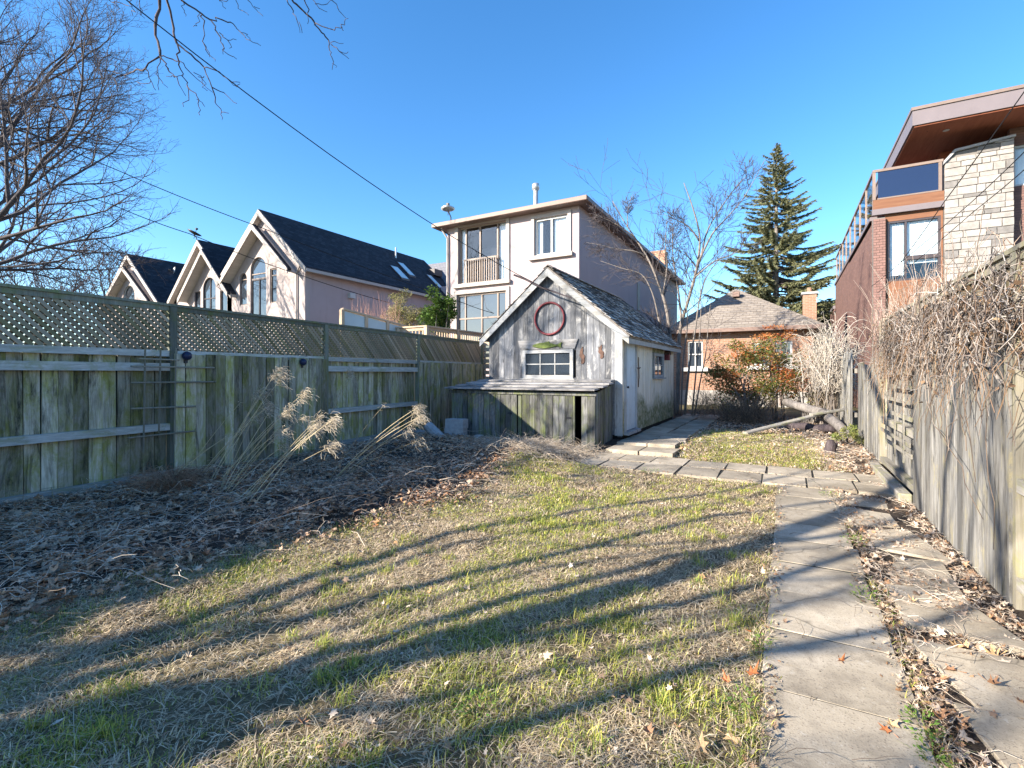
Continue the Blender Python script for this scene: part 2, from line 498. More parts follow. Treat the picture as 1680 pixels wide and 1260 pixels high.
M['deck_wood'] = wood('new deck wood', (.34,.24,.16), (.50,.38,.27), (.60,.48,.36), 'Z', vary=(.85, 1.1))
M['deck_rail'] = wood('new deck rail wood', (.34,.24,.16), (.50,.38,.27), (.60,.48,.36), 'Y', vary=(.85, 1.1))
M['wire'] = plain('black cable', (.012,.012,.014), .6, .1, 3, 0, 0)
M['bark_grey'] = bark('grey bark', (.09,.08,.075), (.26,.235,.22))
M['bark_dark'] = bark('dark bark', (.035,.025,.03), (.10,.08,.085))
M['bark_twig'] = bark('brownish twig bark', (.035,.03,.034), (.10,.085,.09))
M['bark_pale'] = bark('pale stem bark', (.10,.085,.075), (.26,.225,.20))
M['vcol'] = vcol('plant matter', .85)
M['vleaf'] = vcol('thin leaf', .65, .3)
M['blue_plastic'] = plain('navy lamp housing', (.015,.025,.07), .35, .2, 6)
M['block'] = plain('grey concrete block', (.33,.33,.34), .9, .18, 14, 0, .6)

def concrete():
    t = NT('stained path concrete'); v = t.coord()
    n = t.noise(v, 1.6, 7, .68); n2 = t.noise(v, 9, 6, .75); sp = t.noise(v, 120, 2, .5)
    c = t.ramp(n, [(.30, (.20,.17,.13)), (.5, (.36,.31,.24)), (.70, (.49,.43,.345))])
    c = t.mix(t.ramp(n2, [(.48, 0), (.70, .55)]), c, (.22,.19,.155))
    c = t.mix(t.ramp(sp, [(.58, 0), (.68, .6)]), c, (.12,.10,.08))
    cr = t.new('ShaderNodeTexVoronoi', feature='DISTANCE_TO_EDGE'); cr.inputs['Scale'].default_value = .8
    wv = t.new('ShaderNodeMix', data_type='VECTOR'); wv.inputs[0].default_value = .16
    t.l.new(v, wv.inputs[4])
    nn = t.new('ShaderNodeTexNoise'); nn.inputs['Scale'].default_value = 4; t.l.new(v, nn.inputs['Vector']); t.l.new(nn.outputs['Color'], wv.inputs[5])
    t.l.new(wv.outputs[1], cr.inputs['Vector'])
    c = t.mix(t.ramp(cr.outputs['Distance'], [(.0, .75), (.005, 0)]), c, (.09,.078,.06))
    big = t.noise(v, 2.6, 8, .72, .8)
    c = t.mix(t.ramp(big, [(.52, 0), (.66, .6)]), c, (.15,.125,.095))
    c = t.mix(t.ramp(t.noise(v, 5.5, 8, .75, .4), [(.60, 0), (.70, .45)]), c, (.16,.165,.085))
    c = t.mix(t.ramp(t.noise(v, 26, 5, .7), [(.60, 0), (.70, .5)]), c, (.52,.49,.43))
    c = t.randval(c, .80, 1.14)
    t.bump(t.math('ADD', n2, t.math('MULTIPLY', sp, .6)), .35, .006)
    return t.col(c)
M['concrete'] = concrete()

def soil():
    t = NT('leafy soil'); a = t.new('ShaderNodeAttribute', attribute_name='Col'); v = t.coord(rand=False)
    n = t.noise(v, 7, 8, .75); n2 = t.noise(v, 45, 5, .7)
    c = t.mix(1.0, a.outputs['Color'], t.ramp(n, [(.3, .55), (.7, 1.35)]), 'MULTIPLY')
    c = t.mix(1.0, c, t.ramp(n2, [(.3, .5), (.65, 1.3)]), 'MULTIPLY')
    t.bump(t.math('ADD', n, n2), .8, .03)
    return t.col(c)
M['soil'] = soil()

# ------------------------------------------------------------------ ground
def gh(x, y):
    x = np.asarray(x, float); y = np.asarray(y, float)
    h = .12 * sstep(8.75, 9.9, y) * sstep(-7.5, -3.0, x) + .0*x
    inyard = sstep(-7.6, -7.0, x) * (1 - sstep(1.2, 1.5, x)) * (1 - sstep(18, 22, y))
    bed = sstep(-3.0, -4.2, x) * (1 - sstep(8.2, 9.0, y))
    h = h + inyard * bed * (.05 + .13 * fbm(x, y, 1.1, 3))
    h = h + .10 * np.exp(-((x+4.1)**2/1.4 + (y-7.3)**2/.9)) + .10*np.exp(-((x+6.2)**2/.9 + (y-7.4)**2/1.6))
    h = h + inyard * .035 * (fbm(x, y, .9, 1) - .5) + inyard * .02 * (vnoise(x, y, .22, 2) - .5)
    return h
EDGE = lambda y: -3.45 - .45*(1-sstep(1.2, 3.0, y)) + .55 * (vnoise(np.zeros_like(np.asarray(y, float)), y, 1.2, 8) - .5) + .0*np.asarray(y) - .5*sstep(5.5, 7.5, y)
def lawn_mask(x, y):
    x = np.asarray(x, float); y = np.asarray(y, float)
    a = sstep(-.25, .25, x - EDGE(y)) * (1 - sstep(-.14, -.06, x)) * (1 - sstep(7.2, 7.5, y))
    b = sstep(-1.9, -1.5, x) * (1 - sstep(.2, .9, x)) * sstep(8.7, 8.95, y) * (1 - sstep(11.6, 13.0, y + .6*np.sin(x*2)))
    return np.maximum(a, b)

def axis(lo, hi, step, far):
    a = np.arange(lo, hi + step/2, step)
    out = np.array([2, 6, 14, 30, 60, 120, 250, 500])
    return np.concatenate([(lo - out)[::-1], a, hi + out])
gx, gy = axis(-8.5, 3.0, .06, 0), axis(-.5, 18.0, .06, 0)
GX, GY = np.meshgrid(gx, gy)
GZ = gh(GX, GY)
lm = lawn_mask(GX, GY)
nz = fbm(GX, GY, .8, 21)
colS = np.array([.055, .040, .030]); colL = np.array([.17, .135, .075]); colO = np.array([.11, .10, .05])
far_out = ((GX < -7.7) | (GX > 1.5) | (GY > 19))[..., None]
gc = np.where(far_out, colO, colS*(1-lm[..., None]) + colL*lm[..., None]) * (.8 + .4*nz[..., None])
nx_, ny_ = len(gx), len(gy)
ii = np.arange(nx_*ny_).reshape(ny_, nx_)
gf = np.stack([ii[:-1,:-1], ii[:-1,1:], ii[1:,1:], ii[1:,:-1]], -1).reshape(-1, 4)
ground = fast_mesh('ground', np.stack([GX, GY, GZ], -1).reshape(-1, 3), gf, M['soil'], None, gc.reshape(-1, 3), True)
tag(ground, kind='structure')
def G(x, y): return float(gh(x, y))

# ------------------------------------------------------------------ path slabs
path = MB().box(-.08, .46, .3, 7.36, -.10, .0185).box(-3.0, 1.0, 7.42, 8.66, -.10, .024).build('garden_path', M['dark_gap_backing'])
tag(path, kind='structure')
path['label'] = 'concrete slab garden path along the right fence and across to the shed'
def slab(x0, x1, y0, y1, z, th=.075, tilt=.008, mat='concrete', skew=.012):
    b = MB()
    c = Vector(((x0+x1)/2, (y0+y1)/2, z))
    j = lambda: rng.uniform(-skew, skew)
    pts = [(x0+j(), y0+j()), (x1+j(), y0+j()), (x1+j(), y1+j()), (x0+j(), y1+j())]
    b.prism([(p[0]-c.x, p[1]-c.y) for p in pts], -th, 0, 'XY')
    b.xf(Matrix.Translation(c) @ Matrix.Rotation(rng.uniform(-tilt, tilt), 4, 'X') @ Matrix.Rotation(rng.uniform(-tilt, tilt), 4, 'Y'))
    return b.build('slab', M[mat], path, bevel=.003)
y = .25
k = 0
while y < 7.2:
    L = [.60, .58, .61, .57, .6][k % 5]
    slab(-.10 + rng.uniform(-.012, .012), .50 + rng.uniform(-.015, .015), y, y + L - .012, .022 + rng.uniform(-.0015, .0015), tilt=.003)
    y += L; k += 1
for row, (ya, yb) in enumerate(((7.36, 8.02), (8.05, 8.70))):
    x = -3.15 + .12*row
    while x < 1.05:
        w = rng.uniform(.52, .60)
        slab(x, x + w - .025, ya + rng.uniform(-.02, .02), yb + rng.uniform(-.02, .02), .03 + rng.uniform(-.005, .008) + .0*row, tilt=.012)
        x += w
for x0, x1 in ((-2.92, -2.34), (-2.31, -1.72)):
    slab(x0, x1, 8.76, 9.40, .095, .09, .006)
yy = 9.43
while yy < 16.5:
    for x0, x1 in ((-2.90, -2.36), (-2.33, -1.80)):
        slab(x0 + rng.uniform(-.02, .02), x1 + rng.uniform(-.02, .02), yy, yy + .60, .145 + rng.uniform(-.008, .006), .075, .012)
    yy += .63
# worn stepping slabs half buried beside the fence
for (x0, x1, y0, y1, dz) in ((.55,1.02,6.62,7.25,.016),(.56,1.02,5.85,6.5,.018),(.62,1.06,5.05,5.75,.022),(.66,1.10,4.35,4.98,.022),
                             (.64,1.10,3.6,4.26,.022),(.68,1.14,2.95,3.55,.022),(.70,1.18,2.25,2.86,.022),(.66,1.18,1.5,2.18,.02)):
    slab(x0, x1, y0, y1, dz, .06, .035, skew=.10)

# ------------------------------------------------------------------ fences
FA = math.atan(.075)
def fxf(Y0=0): return Matrix.Translation((-6.945, 0, 0)) @ Matrix.Rotation(FA, 4, 'Z')
def lattice(L, z0, z1, pitch=.08, w=.042, t=.008):
    b = MB(); Hh = z1 - z0
    for sgn, xo in ((1, 0), (-1, t + .007)):
        c = -Hh if sgn > 0 else 0
        end = L if sgn > 0 else L + Hh
        while c < end:
            if sgn > 0:   # y = c + s, z = s
                s0, s1 = max(0, -c), min(Hh, L - c)
                P, Q = (c + s0, s0), (c + s1, s1)
            else:         # y = c - s
                s0, s1 = max(0, c - L), min(Hh, c)
                P, Q = (c - s0, s0), (c - s1, s1)
            if s1 - s0 > .02:
                b.beam((xo, P[0], z0 + P[1]), (xo, Q[0], z0 + Q[1]), w*rng.uniform(.9, 1.08), t, up=(1, 0, 0))
                cl = [(.28,.235,.17), (.24,.21,.145), (.20,.18,.10), (.33,.285,.22)] if sgn < 0 else [(.13,.105,.07), (.10,.085,.05), (.155,.125,.09)]  # rear slats darker, front ones lighter: layer shading put into the colour
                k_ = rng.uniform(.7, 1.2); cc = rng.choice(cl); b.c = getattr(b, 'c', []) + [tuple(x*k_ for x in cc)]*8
            c += pitch*rng.uniform(.96, 1.04)
    return b

def fence_run(root, T, posts, kinds, zb, zlat, ztop, side, mb_, mr_, ml_, mp_, vis=lambda y: True, lat=lambda i: True, bw=.142, topjit=.006):
    """side: +1 when the yard is on +x of the fence line"""
    for i, y in enumerate(posts):
        MB().box(-.045, .045, y-.045, y+.045, zb-.1, ztop + .01 if (lat(i) or lat(i-1)) else zlat + .05).xf(T).build('post', mp_, root)
    for i in range(len(posts)-1):
        y0, y1 = posts[i] + .047, posts[i+1] - .047
        fl = kinds[i]
        off = side * (.052 if fl == 'board' else -.052)
        n = max(1, round((y1-y0)/bw)); w = (y1-y0)/n
        ya, yb = (y0-.045, y1+.045) if fl == 'board' else (y0, y1)
        n = max(1, round((yb-ya)/bw)); w = (yb-ya)/n
        for q in range(n):
            g = rng.uniform(.0018, .0055)
            t = rng.uniform(-.005, .005)
            zt = zlat - .012 + rng.uniform(-topjit, topjit)
            tl = rng.uniform(-.009, .009)
            b = MB()
            yl, yr = ya+q*w+g, ya+(q+1)*w-g
            xo, th = off + t, .018
            b.add([(xo-th/2,yl,zb),(xo+th/2,yl,zb),(xo+th/2,yr,zb),(xo-th/2,yr,zb),
                   (xo-th/2+tl,yl+tl,zt),(xo+th/2+tl,yl+tl,zt),(xo+th/2+tl,yr+tl,zt),(xo-th/2+tl,yr+tl,zt)],
                  [(3,2,1,0),(4,5,6,7),(0,1,5,4),(1,2,6,5),(2,3,7,6),(3,0,4,7)])
            b.xf(T).build('board', mb_, root)
        bo_ = off - side*.0165
        MB().box(bo_-.003, bo_+.003, ya+.003, yb-.003, zb+.02, zlat-.05).xf(T).build('dark_gap_backing', M['dark_gap_backing'], root)  # added dark sheet: blackens the board gaps and stops sun leaking through
        # rails
        rx = (-.04, .04) if fl == 'rail' else (-side*.042, side*.0)
        for z0, z1, x0, x1 in ((.74, .83, -.042, .042), (1.53, 1.63, -.042, .042), (.12, .2, -.042, .042)):
            if zlat < 1.7 and z1 > zlat: continue
            if fl == 'rail' or z0 == 1.53:
                MB().box(x0 + (.006 if fl != 'rail' else 0), x1 - (.006 if fl != 'rail' else 0), y0, y1, z0 + zb*.0, z1).xf(T).build('rail', mr_, root)
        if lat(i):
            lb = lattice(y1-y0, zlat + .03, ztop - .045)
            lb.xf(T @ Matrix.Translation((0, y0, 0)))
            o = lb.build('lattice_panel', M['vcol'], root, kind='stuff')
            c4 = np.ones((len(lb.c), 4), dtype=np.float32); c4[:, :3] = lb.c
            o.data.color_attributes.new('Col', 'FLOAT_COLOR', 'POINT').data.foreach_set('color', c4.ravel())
            MB().box(-.03, .03, y0, y1, zlat-.05, zlat+.032).xf(T).build('lattice_rail', mr_, root)
            MB().box(-.048, .048, posts[i]-.045, posts[i+1]+.045 - (.09 if i < len(posts)-2 else 0), ztop+.012, ztop+.045).xf(T).build('cap_rail', mp_, root)
            MB().box(-.028, .028, y0, y1, ztop-.05, ztop+.010).xf(T).build('lattice_top_rail', mp_, root)

lf = thing('fence', (-7.0, 0, 0), 'tall green-stained wooden fence with lattice top along the left side of the yard', 'fence')
kn = math.sqrt(1 + .075**2)
posts = [p*kn for p in (-9.9, -7.2, -4.55, -1.9, .8, 3.475, 6.135, 8.975, 12.1)]
kinds = ['rail', 'board', 'rail', 'board', 'rail', 'board', 'rail', 'board']
fence_run(lf, fxf(), posts, kinds, -.05, 1.77, 2.38, 1, M['fence_shade'], M['fence_rail'], M['lattice'], M['post'])

rf = thing('fence', (1.3, 7, 0), 'sun-bleached board fence with vine-covered top along the right side', 'fence')
T2 = Matrix.Translation((1.32, 0, 0))
fence_run(rf, T2, [1.6, 4.33, 7.08, 9.5, 12.0], ['rail', 'board', 'rail', 'board'], -.06, 1.66, 2.27, -1,
          M['fence_sun'], M['fence_sun_rail'], M['lattice'], M['post_sun'], lat=lambda i: i in (0, 1, 2), bw=.135, topjit=.02)
# short horizontal slats of the middle panel and the sleeper at its foot
for k, (z0, ya, yb) in enumerate(((1.48, 7.2, 9.4), (1.30, 7.25, 8.6), (1.12, 7.3, 9.2), (.93, 7.2, 8.4), (.62, 7.3, 9.3), (.50, 7.2, 8.8))):
    MB().box(1.262, 1.277, ya, yb, z0, z0+.05).build('slat', M['fence_sun_rail'], rf)
for yq in (7.55, 8.1, 8.75):
    MB().box(1.246, 1.26, yq, yq+.04, .4, 1.55).build('slat', M['fence_sun_rail'], rf)
MB().box(1.13, 1.26, 7.1, 9.9, -.05, .11).build('sleeper', M['fence_sun_rail'], rf, bevel=.012)

rf2 = thing('fence', (1.2, 15, 0), 'low ragged grey board fence at the far end behind the pale shrub', 'fence')
yb = 12.08
while yb < 20.5:
    w = rng.uniform(.12, .15)
    lean = rng.uniform(-.03, .03); zt = rng.uniform(1.72, 1.98)
    x0 = 1.17 + rng.uniform(-.02, .02)
    b = MB().add([(x0,yb,.1),(x0+.02,yb,.1),(x0+.02,yb+w-.01,.1),(x0,yb+w-.01,.1),(x0+lean,yb+lean,zt),(x0+.02+lean,yb+lean,zt),(x0+.02+lean,yb+w-.02+lean,zt+.02),(x0+lean,yb+w-.02+lean,zt+.02)],
             [(3,2,1,0),(4,5,6,7),(0,1,5,4),(1,2,6,5),(2,3,7,6),(3,0,4,7)])
    b.build('board', M['fence_sun'], rf2)
    yb += w
for z in (.6, 1.5):
    MB().box(1.215, 1.26, 12.08, 20.5, z, z+.09).build('rail', M['fence_sun_rail'], rf2)

# trellis hung on the left fence
tr = thing('trellis', tuple(fxf() @ Vector((.1, 3.4, .6))), 'thin weathered trellis of crossed bars hung on the left fence post', 'trellis')
Tf = fxf()
def trb(ya, za, yb_, zb_, r=.012):
    p, q = Tf @ Vector((.115, ya*kn, za)), Tf @ Vector((.115, yb_*kn, zb_))
    MB().tube([p, q], r, 6).build('bar', M['post_sun'], tr)
for y0, y1, z in ((2.93, 3.98, 1.585), (2.93, 4.0, 1.38), (2.93, 3.72, 1.06), (2.90, 3.70, .70), (3.02, 3.5, 1.68)):
    trb(y0, z, y1, z + rng.uniform(-.02, .02))
for yv, z0, z1 in ((3.07, .50, 1.80), (3.25, .72, 1.80), (3.44, .55, 1.83)):
    trb(yv, z0, yv + .02, z1, .011)

# round solar lamps on the left fence
for px, py, lab in ((300, 584, 'round navy lamp on the left fence beside the trellis'), (491, 594, 'round navy lamp high on the left fence above the dried plumes')):
    d = ray(px, py); s = -(6.945) / (d.x + .075*d.y)
    p = Vector((0, 0, CAMZ)) + d*s
    lt = thing('wall_lamp', p, lab, 'lamp', 'round lamps on the left fence')
    MB().lathe([(.0,.055),(.035,.05),(.055,.03),(.062,0),(.055,-.025),(.03,-.03),(.0,-.03)], p + Vector((.10, 0, 0)), 14, 'X').build('lamp_head', M['blue_plastic'], lt, True)
    MB().box(p.x+.06, p.x+.085, p.y-.02, p.y+.02, p.z-.10, p.z+.01).build('bracket', M['dark_iron'], lt)

# ------------------------------------------------------------------ shed
SL, SR, SF, SB, RX, EZ, AZ = -6.20, -2.97, 9.92, 15.2, -4.59, 2.41, 3.81
sl = (AZ - EZ) / (SR - RX)
roofz = lambda x: AZ - abs(x - RX) * sl
shed = thing('garden_shed', (RX, 12.5, .18), 'weathered grey plank garden shed with a steep gable and a red ring', 'shed')
MB().prism([(SL+.03,.1),(SR-.03,.1),(SR-.03,EZ-.03),(RX,AZ-.05),(SL+.03,EZ-.03)], SF+.012, SF+.05).build('gap_dark_sheet', M['black'], shed)  # added black sheet so the gaps between front boards look dark
MB().prism([(SL,.1),(SR,.1),(SR,EZ-.03),(RX,AZ-.05),(SL,EZ-.03)], SB-.05, SB).build('rear_wall', M['shed_board'], shed)
MB().box(SL, SL+.04, SF+.02, SB-.052, .1, EZ-.04).build('side_wall', M['shed_board'], shed)
MB().box(SR-.06, SR-.012, SF+.052, SB-.052, .1, EZ-.04).build('gap_dark_sheet', M['black'], shed)  # same black sheet behind the side boards, darkening their gaps
WX0, WX1, WZ0, WZ1 = -5.26, -4.06, 1.40, 2.0
def front_board(x0, x1, zlo, zhi=None):
    if zhi is None:
        top = [(x1, roofz(x1)-.05)] + ([(RX, AZ-.05)] if x0 < RX < x1 else []) + [(x0, roofz(x0)-.05)]
    else:
        top = [(x1, zhi), (x0, zhi)]
    t = rng.uniform(0, .008)
    MB().prism([(x0, zlo), (x1, zlo)] + top, SF-.012-t, SF+.010-t*.3).build('board', M['shed_board'], shed)
x = SL
while x < SR - .02:
    w = min(rng.uniform(.115, .15), SR - x)
    a, b_ = x + .003, x + w - .003
    if b_ > WX0 and a < WX1:
        front_board(a, b_, .16, WZ0 + .0); front_board(a, b_, WZ1)
    else:
        front_board(a, b_, .16 + rng.uniform(0, .05))
    x += w
y = SF + .02
DY0, DY1 = 10.08, 10.95
SW0, SW1 = 12.62, 13.72
while y < SB - .02:
    w = min(rng.uniform(.13, .16), SB - y)
    a, b_ = y + .002, y + w - .002
    t = rng.uniform(0, .005)
    segs = [(.2, EZ-.02)]
    if b_ > DY0 and a < DY1: segs = [(2.22, EZ-.02)]
    elif b_ > SW0 and a < SW1: segs = [(.2, 1.36), (2.03, EZ-.02)]
    for z0, z1 in segs:
        MB().box(SR-.011, SR+.008+t, a, b_, z0, z1).build('board', M['shed_side'], shed)
    y += w
MB().box(SR-.14, SR+.02, SF-.035, SF-.014, .2, EZ-.06).build('corner_board', M['white_trim_v'], shed)
# door
dr = MB().box(SR-.004, SR+.018, DY0+.05, DY1-.05, .28, 2.15).build('door', M['shed_door'], shed)
for z0, z1 in ((.4, 1.05), (1.2, 2.05)):
    MB().box(SR+.0185, SR+.028, DY0+.14, DY1-.14, z0, z1).build('door_panel', M['shed_door'], dr)
MB().tube([(SR+.03, DY0+.13, 1.2), (SR+.065, DY0+.13, 1.2)], [.016, .026], 8).build('handle', M['dark_iron'], dr, True)
fr = MB().box(SR+.009, SR+.04, DY0-.03, DY0+.05, .22, 2.23).box(SR+.009, SR+.04, DY1-.05, DY1+.03, .22, 2.23).box(SR+.009, SR+.038, DY0+.051, DY1-.051, 2.15, 2.23).build('door_frame', M['white_trim_v'], shed)
MB().box(SR-.01, SR+.12, DY0-.05, DY1+.05, .2, .262).build('door_step', M['coop_roof'], shed)
# front window
def shed_window(plane, a0, a1, z0, z1, pos, cols, rows, sgn):
    def bx(u0, u1, w0, w1, d0, d1):
        return (u0, u1, pos+sgn*d0, pos+sgn*d1, w0, w1) if plane == 'XZ' else (pos+sgn*d0, pos+sgn*d1, u0, u1, w0, w1)
    m = MB(); fw = .055
    for q in ((a0-.02, a0+fw, z0-.02, z1+.02), (a1-fw, a1+.02, z0-.02, z1+.02), (a0+fw+.001, a1-fw-.001, z1-fw, z1+.018), (a0+fw+.001, a1-fw-.001, z0-.018, z0+fw)):
        m.box(*bx(*q, -.02, .035))
    win = m.build('window', M['white_trim'], shed)
    m = MB().box(*bx(a0-.07, a1+.07, z0-.055, z0-.022, -.01, .085)); m.build('sill', M['white_trim'], win)
    W_, H_ = (a1-a0-2*fw), (z1-z0-2*fw)
    for i in range(1, cols): 
        u = a0+fw+W_*i/cols; MB().box(*bx(u-.011, u+.011, z0+fw, z1-fw, -.012, .012)).build('glazing_bar', M['white_trim'], win)
    for j in range(1, rows):
        u = z0+fw+H_*j/rows; MB().box(*bx(a0+fw, a1-fw, u-.011, u+.011, -.010, .010)).build('glazing_bar', M['white_trim'], win)
    for i in range(cols):
        for j in range(rows):
            MB().box(*bx(a0+fw+W_*i/cols+.011, a0+fw+W_*(i+1)/cols-.011, z0+fw+H_*j/rows+.011, z0+fw+H_*(j+1)/rows-.011, -.009, -.003)).build('pane', M['glass'], win)
shed_window('XZ', WX0, WX1, WZ0, WZ1, SF-.01, 3, 2, -1)
shed_window('YZ', SW0, SW1, 1.40, 2.0, SR+.006, 2, 2, 1)
MB().prism([(WX0-.06, 2.03), (WX1+.06, 2.03), (WX1+.14, 2.24), (WX0-.14, 2.24)], SF-.05, SF-.022).build('header_board', M['coop_roof'], shed)
# roof
def slope_slab(xe, ze_off, thick, name, mat, y0, y1):
    d = 1 if xe > RX else -1
    ztop = lambda x: roofz(x) + ze_off
    return MB().prism([(RX, ztop(RX)), (xe, ztop(xe)), (xe, ztop(xe)-thick), (RX, ztop(RX)-thick)], y0, y1).build(name, mat, shed)
EXR, EXL = SR + .20, SL - .16
slope_slab(EXR, .03, .05, 'roof_deck', M['cedar_shake'], SF-.15, SB+.15)
slope_slab(EXL, .03, .05, 'roof_deck', M['cedar_shake'], SF-.15, SB+.15)
m = MB()
for xe in (EXR, EXL):
    d = 1 if xe > RX else -1
    Ls = abs(xe-RX)*math.sqrt(1+sl*sl) + .03
    ux, uz = d/math.sqrt(1+sl*sl), -sl/math.sqrt(1+sl*sl)
    nxv, nzv = -uz*d, ux*d
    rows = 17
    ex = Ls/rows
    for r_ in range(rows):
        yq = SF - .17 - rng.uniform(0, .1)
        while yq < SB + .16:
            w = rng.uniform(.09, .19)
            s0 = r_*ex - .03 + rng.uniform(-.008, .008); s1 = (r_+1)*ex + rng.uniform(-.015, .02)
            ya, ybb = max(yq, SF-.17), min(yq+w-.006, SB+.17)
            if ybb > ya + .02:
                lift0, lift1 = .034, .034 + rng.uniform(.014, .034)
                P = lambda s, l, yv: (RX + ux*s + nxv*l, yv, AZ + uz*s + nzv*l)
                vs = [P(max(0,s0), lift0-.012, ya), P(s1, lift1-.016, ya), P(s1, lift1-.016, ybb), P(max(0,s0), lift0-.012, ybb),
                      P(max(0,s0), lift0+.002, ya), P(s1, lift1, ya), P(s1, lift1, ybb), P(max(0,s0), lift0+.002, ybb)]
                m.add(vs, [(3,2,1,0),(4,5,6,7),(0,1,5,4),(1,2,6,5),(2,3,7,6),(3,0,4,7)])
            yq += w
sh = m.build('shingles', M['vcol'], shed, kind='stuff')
nsh = len(sh.data.vertices)//8
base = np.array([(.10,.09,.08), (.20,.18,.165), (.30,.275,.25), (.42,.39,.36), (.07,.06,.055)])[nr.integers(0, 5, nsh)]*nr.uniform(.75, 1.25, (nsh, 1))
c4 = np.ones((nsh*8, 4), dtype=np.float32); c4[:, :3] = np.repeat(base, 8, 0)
c4[:, :3] *= np.tile(np.array([.55, .9, .9, .55, .7, 1.25, 1.25, .7]), nsh)[:, None]  # course shading painted in: tucked ends darkened, exposed butts lightened
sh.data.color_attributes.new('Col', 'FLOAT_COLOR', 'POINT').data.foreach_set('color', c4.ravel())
m = MB()
for k in range(int((SB-SF+.3)/.22)):
    ya = SF-.16+k*.22
    m.beam((RX+.05, ya, AZ+.045), (RX+.05, ya+.215, AZ+.045+rng.uniform(0,.012)), .14, .014, up=(.6, 0, 1))
    m.beam((RX-.05, ya, AZ+.045), (RX-.05, ya+.215, AZ+.045+rng.uniform(0,.012)), .14, .014, up=(-.6, 0, 1))
m.build('ridge_shingles', M['cedar_shake'], shed, kind='stuff')
for xe in (EXR, EXL):
    p, q = Vector((RX, SF-.165, AZ-.085)), Vector((xe, SF-.165, roofz(xe)-.085))
    d = 1 if xe > RX else -1
    MB().prism([(RX, AZ+.0), (xe, roofz(xe)+.0), (xe, roofz(xe)-.15), (RX, AZ-.17)], SF-.185, SF-.155).build('bargeboard', M['white_trim'], shed)
MB().box(EXR-.03, EXR, SF-.15, SB+.15, roofz(EXR)-.13, roofz(EXR)-.03).build('eave_board', M['white_trim'], shed)
for k in range(9):
    ya = SF + .1 + k*.62
    MB().beam((SR-.05, ya, roofz(SR-.05)-.07), (EXR-.035, ya, roofz(EXR-.035)-.07), .04, .09).build('rafter_end', M['coop_roof'], shed)
# ornaments on the shed
rc = atY(901, 522.5, SF-.05)
ringo = MB()
N = 48
for i in range(N):
    for k in range(8):
        a, b_ = 2*math.pi*i/N, 2*math.pi*k/8
        rr = .355 + .024*math.cos(b_)
        ringo.v.append((rc.x + rr*math.cos(a), SF-.045 + .024*math.sin(b_), rc.z + rr*math.sin(a)))
for i in range(N):
    for k in range(8):
        ringo.f.append((i*8+k, i*8+(k+1)%8, ((i+1)%N)*8+(k+1)%8, ((i+1)%N)*8+k))
tag(ringo.build('ring_ornament', M['red_iron'], None, True), 'dark red iron hoop hung on the shed gable above the window', 'ornament')
p = atY(873, 567, SF-.06); q = atY(922, 567, SF-.06); L = q.x - p.x; zc = (p.z+q.z)/2
fish = [(0,0),(.10,.05),(.25,.085),(.45,.095),(.62,.07),(.78,.03),(.86,.03),(1.0,.09),(.97,0),(1.0,-.085),(.86,-.03),(.78,-.035),(.6,-.075),(.42,-.09),(.22,-.07),(.08,-.035)]
fo = thing('fish_ornament', (p.x+L/2, SF-.07, zc-.06), 'mossy green wooden fish fixed to the board over the shed window', 'ornament')
MB().prism([(p.x+a*L, zc+b_*L) for a, b_ in fish], SF-.078, SF-.053).build('body', M['green_fish'], fo, bevel=.006)
MB().prism([(p.x+.35*L, zc+.085*L), (p.x+.6*L, zc+.07*L), (p.x+.58*L, zc+.13*L)], SF-.07, SF-.06).build('fin', M['green_fish'], fo)
MB().lathe([(0,-.004),(.009,-.003),(.009,.002)], (p.x+.12*L, SF-.079, zc+.02*L), 10, 'Y').build('eye', M['black'], fo)
def squiggle(name, px, py, hpx, mat, lab):
    c = atY(px, py, SF-.035); h = hpx*10.7/800
    o = thing(name, (c.x, c.y, c.z-h/2), lab, 'ornament')
    out = [(c.x + .02*math.sin(t*7) - s_*(.012 + .035*math.sin(math.pi*min(1, t*1.1))**.7*(1 + .4*math.sin(t*17))), c.z - h/2 + h*t) for s_, ts in ((1, range(11)), (-1, range(10, -1, -1))) for t in [i/10 for i in ts]]
    MB().prism(out, SF-.034, SF-.020).build('body', mat, o)
squiggle('wall_plaque', 955, 583, 28, M['rust'], 'small dark wavy plaque on the shed front right of the window')
squiggle('wall_plaque', 986, 577, 22, M['rust'], 'faded reddish wavy plaque on the shed front near its right corner')
cz = atX(1046.5, 610, SR+.02)
co = thing('iron_cross', (SR+.02, cz.y, 1.25), 'rusty iron cross bracket on the shed side between door and window', 'ornament')
MB().tube([(SR+.03, cz.y, 1.18), (SR+.045, cz.y, 1.4), (SR+.035, cz.y, 1.86)], [.012, .016, .010], 6).build('upright', M['rust'], co)
MB().tube([(SR+.035, cz.y-.16, 1.62), (SR+.05, cz.y, 1.6), (SR+.035, cz.y+.16, 1.63)], [.010, .014, .010], 6).build('crossbar', M['rust'], co)
bh = atX(1096, 584, SR+.1)
bo = thing('bird_house', (SR+.08, bh.y, bh.z-.1), 'small rust-red bird house high on the far end of the shed side', 'bird house')
MB().prism([(bh.y-.09, bh.z-.12), (bh.y+.09, bh.z-.12), (bh.y+.09, bh.z+.05), (bh.y, bh.z+.13), (bh.y-.09, bh.z+.05)], SR+.02, SR+.14, 'YZ').build('box', M['red_iron'], bo)
MB().beam((SR+.08, bh.y, bh.z+.145), (SR+.08, bh.y+.12, bh.z+.04), .16, .012, up=(0, 1, 1)).beam((SR+.08, bh.y, bh.z+.145), (SR+.08, bh.y-.12, bh.z+.04), .16, .012, up=(0, -1, 1)).build('roof', M['rust'], bo)
a_, b_ = atY(843, 451, SF-.35), atY(938, 489, SF-.35)
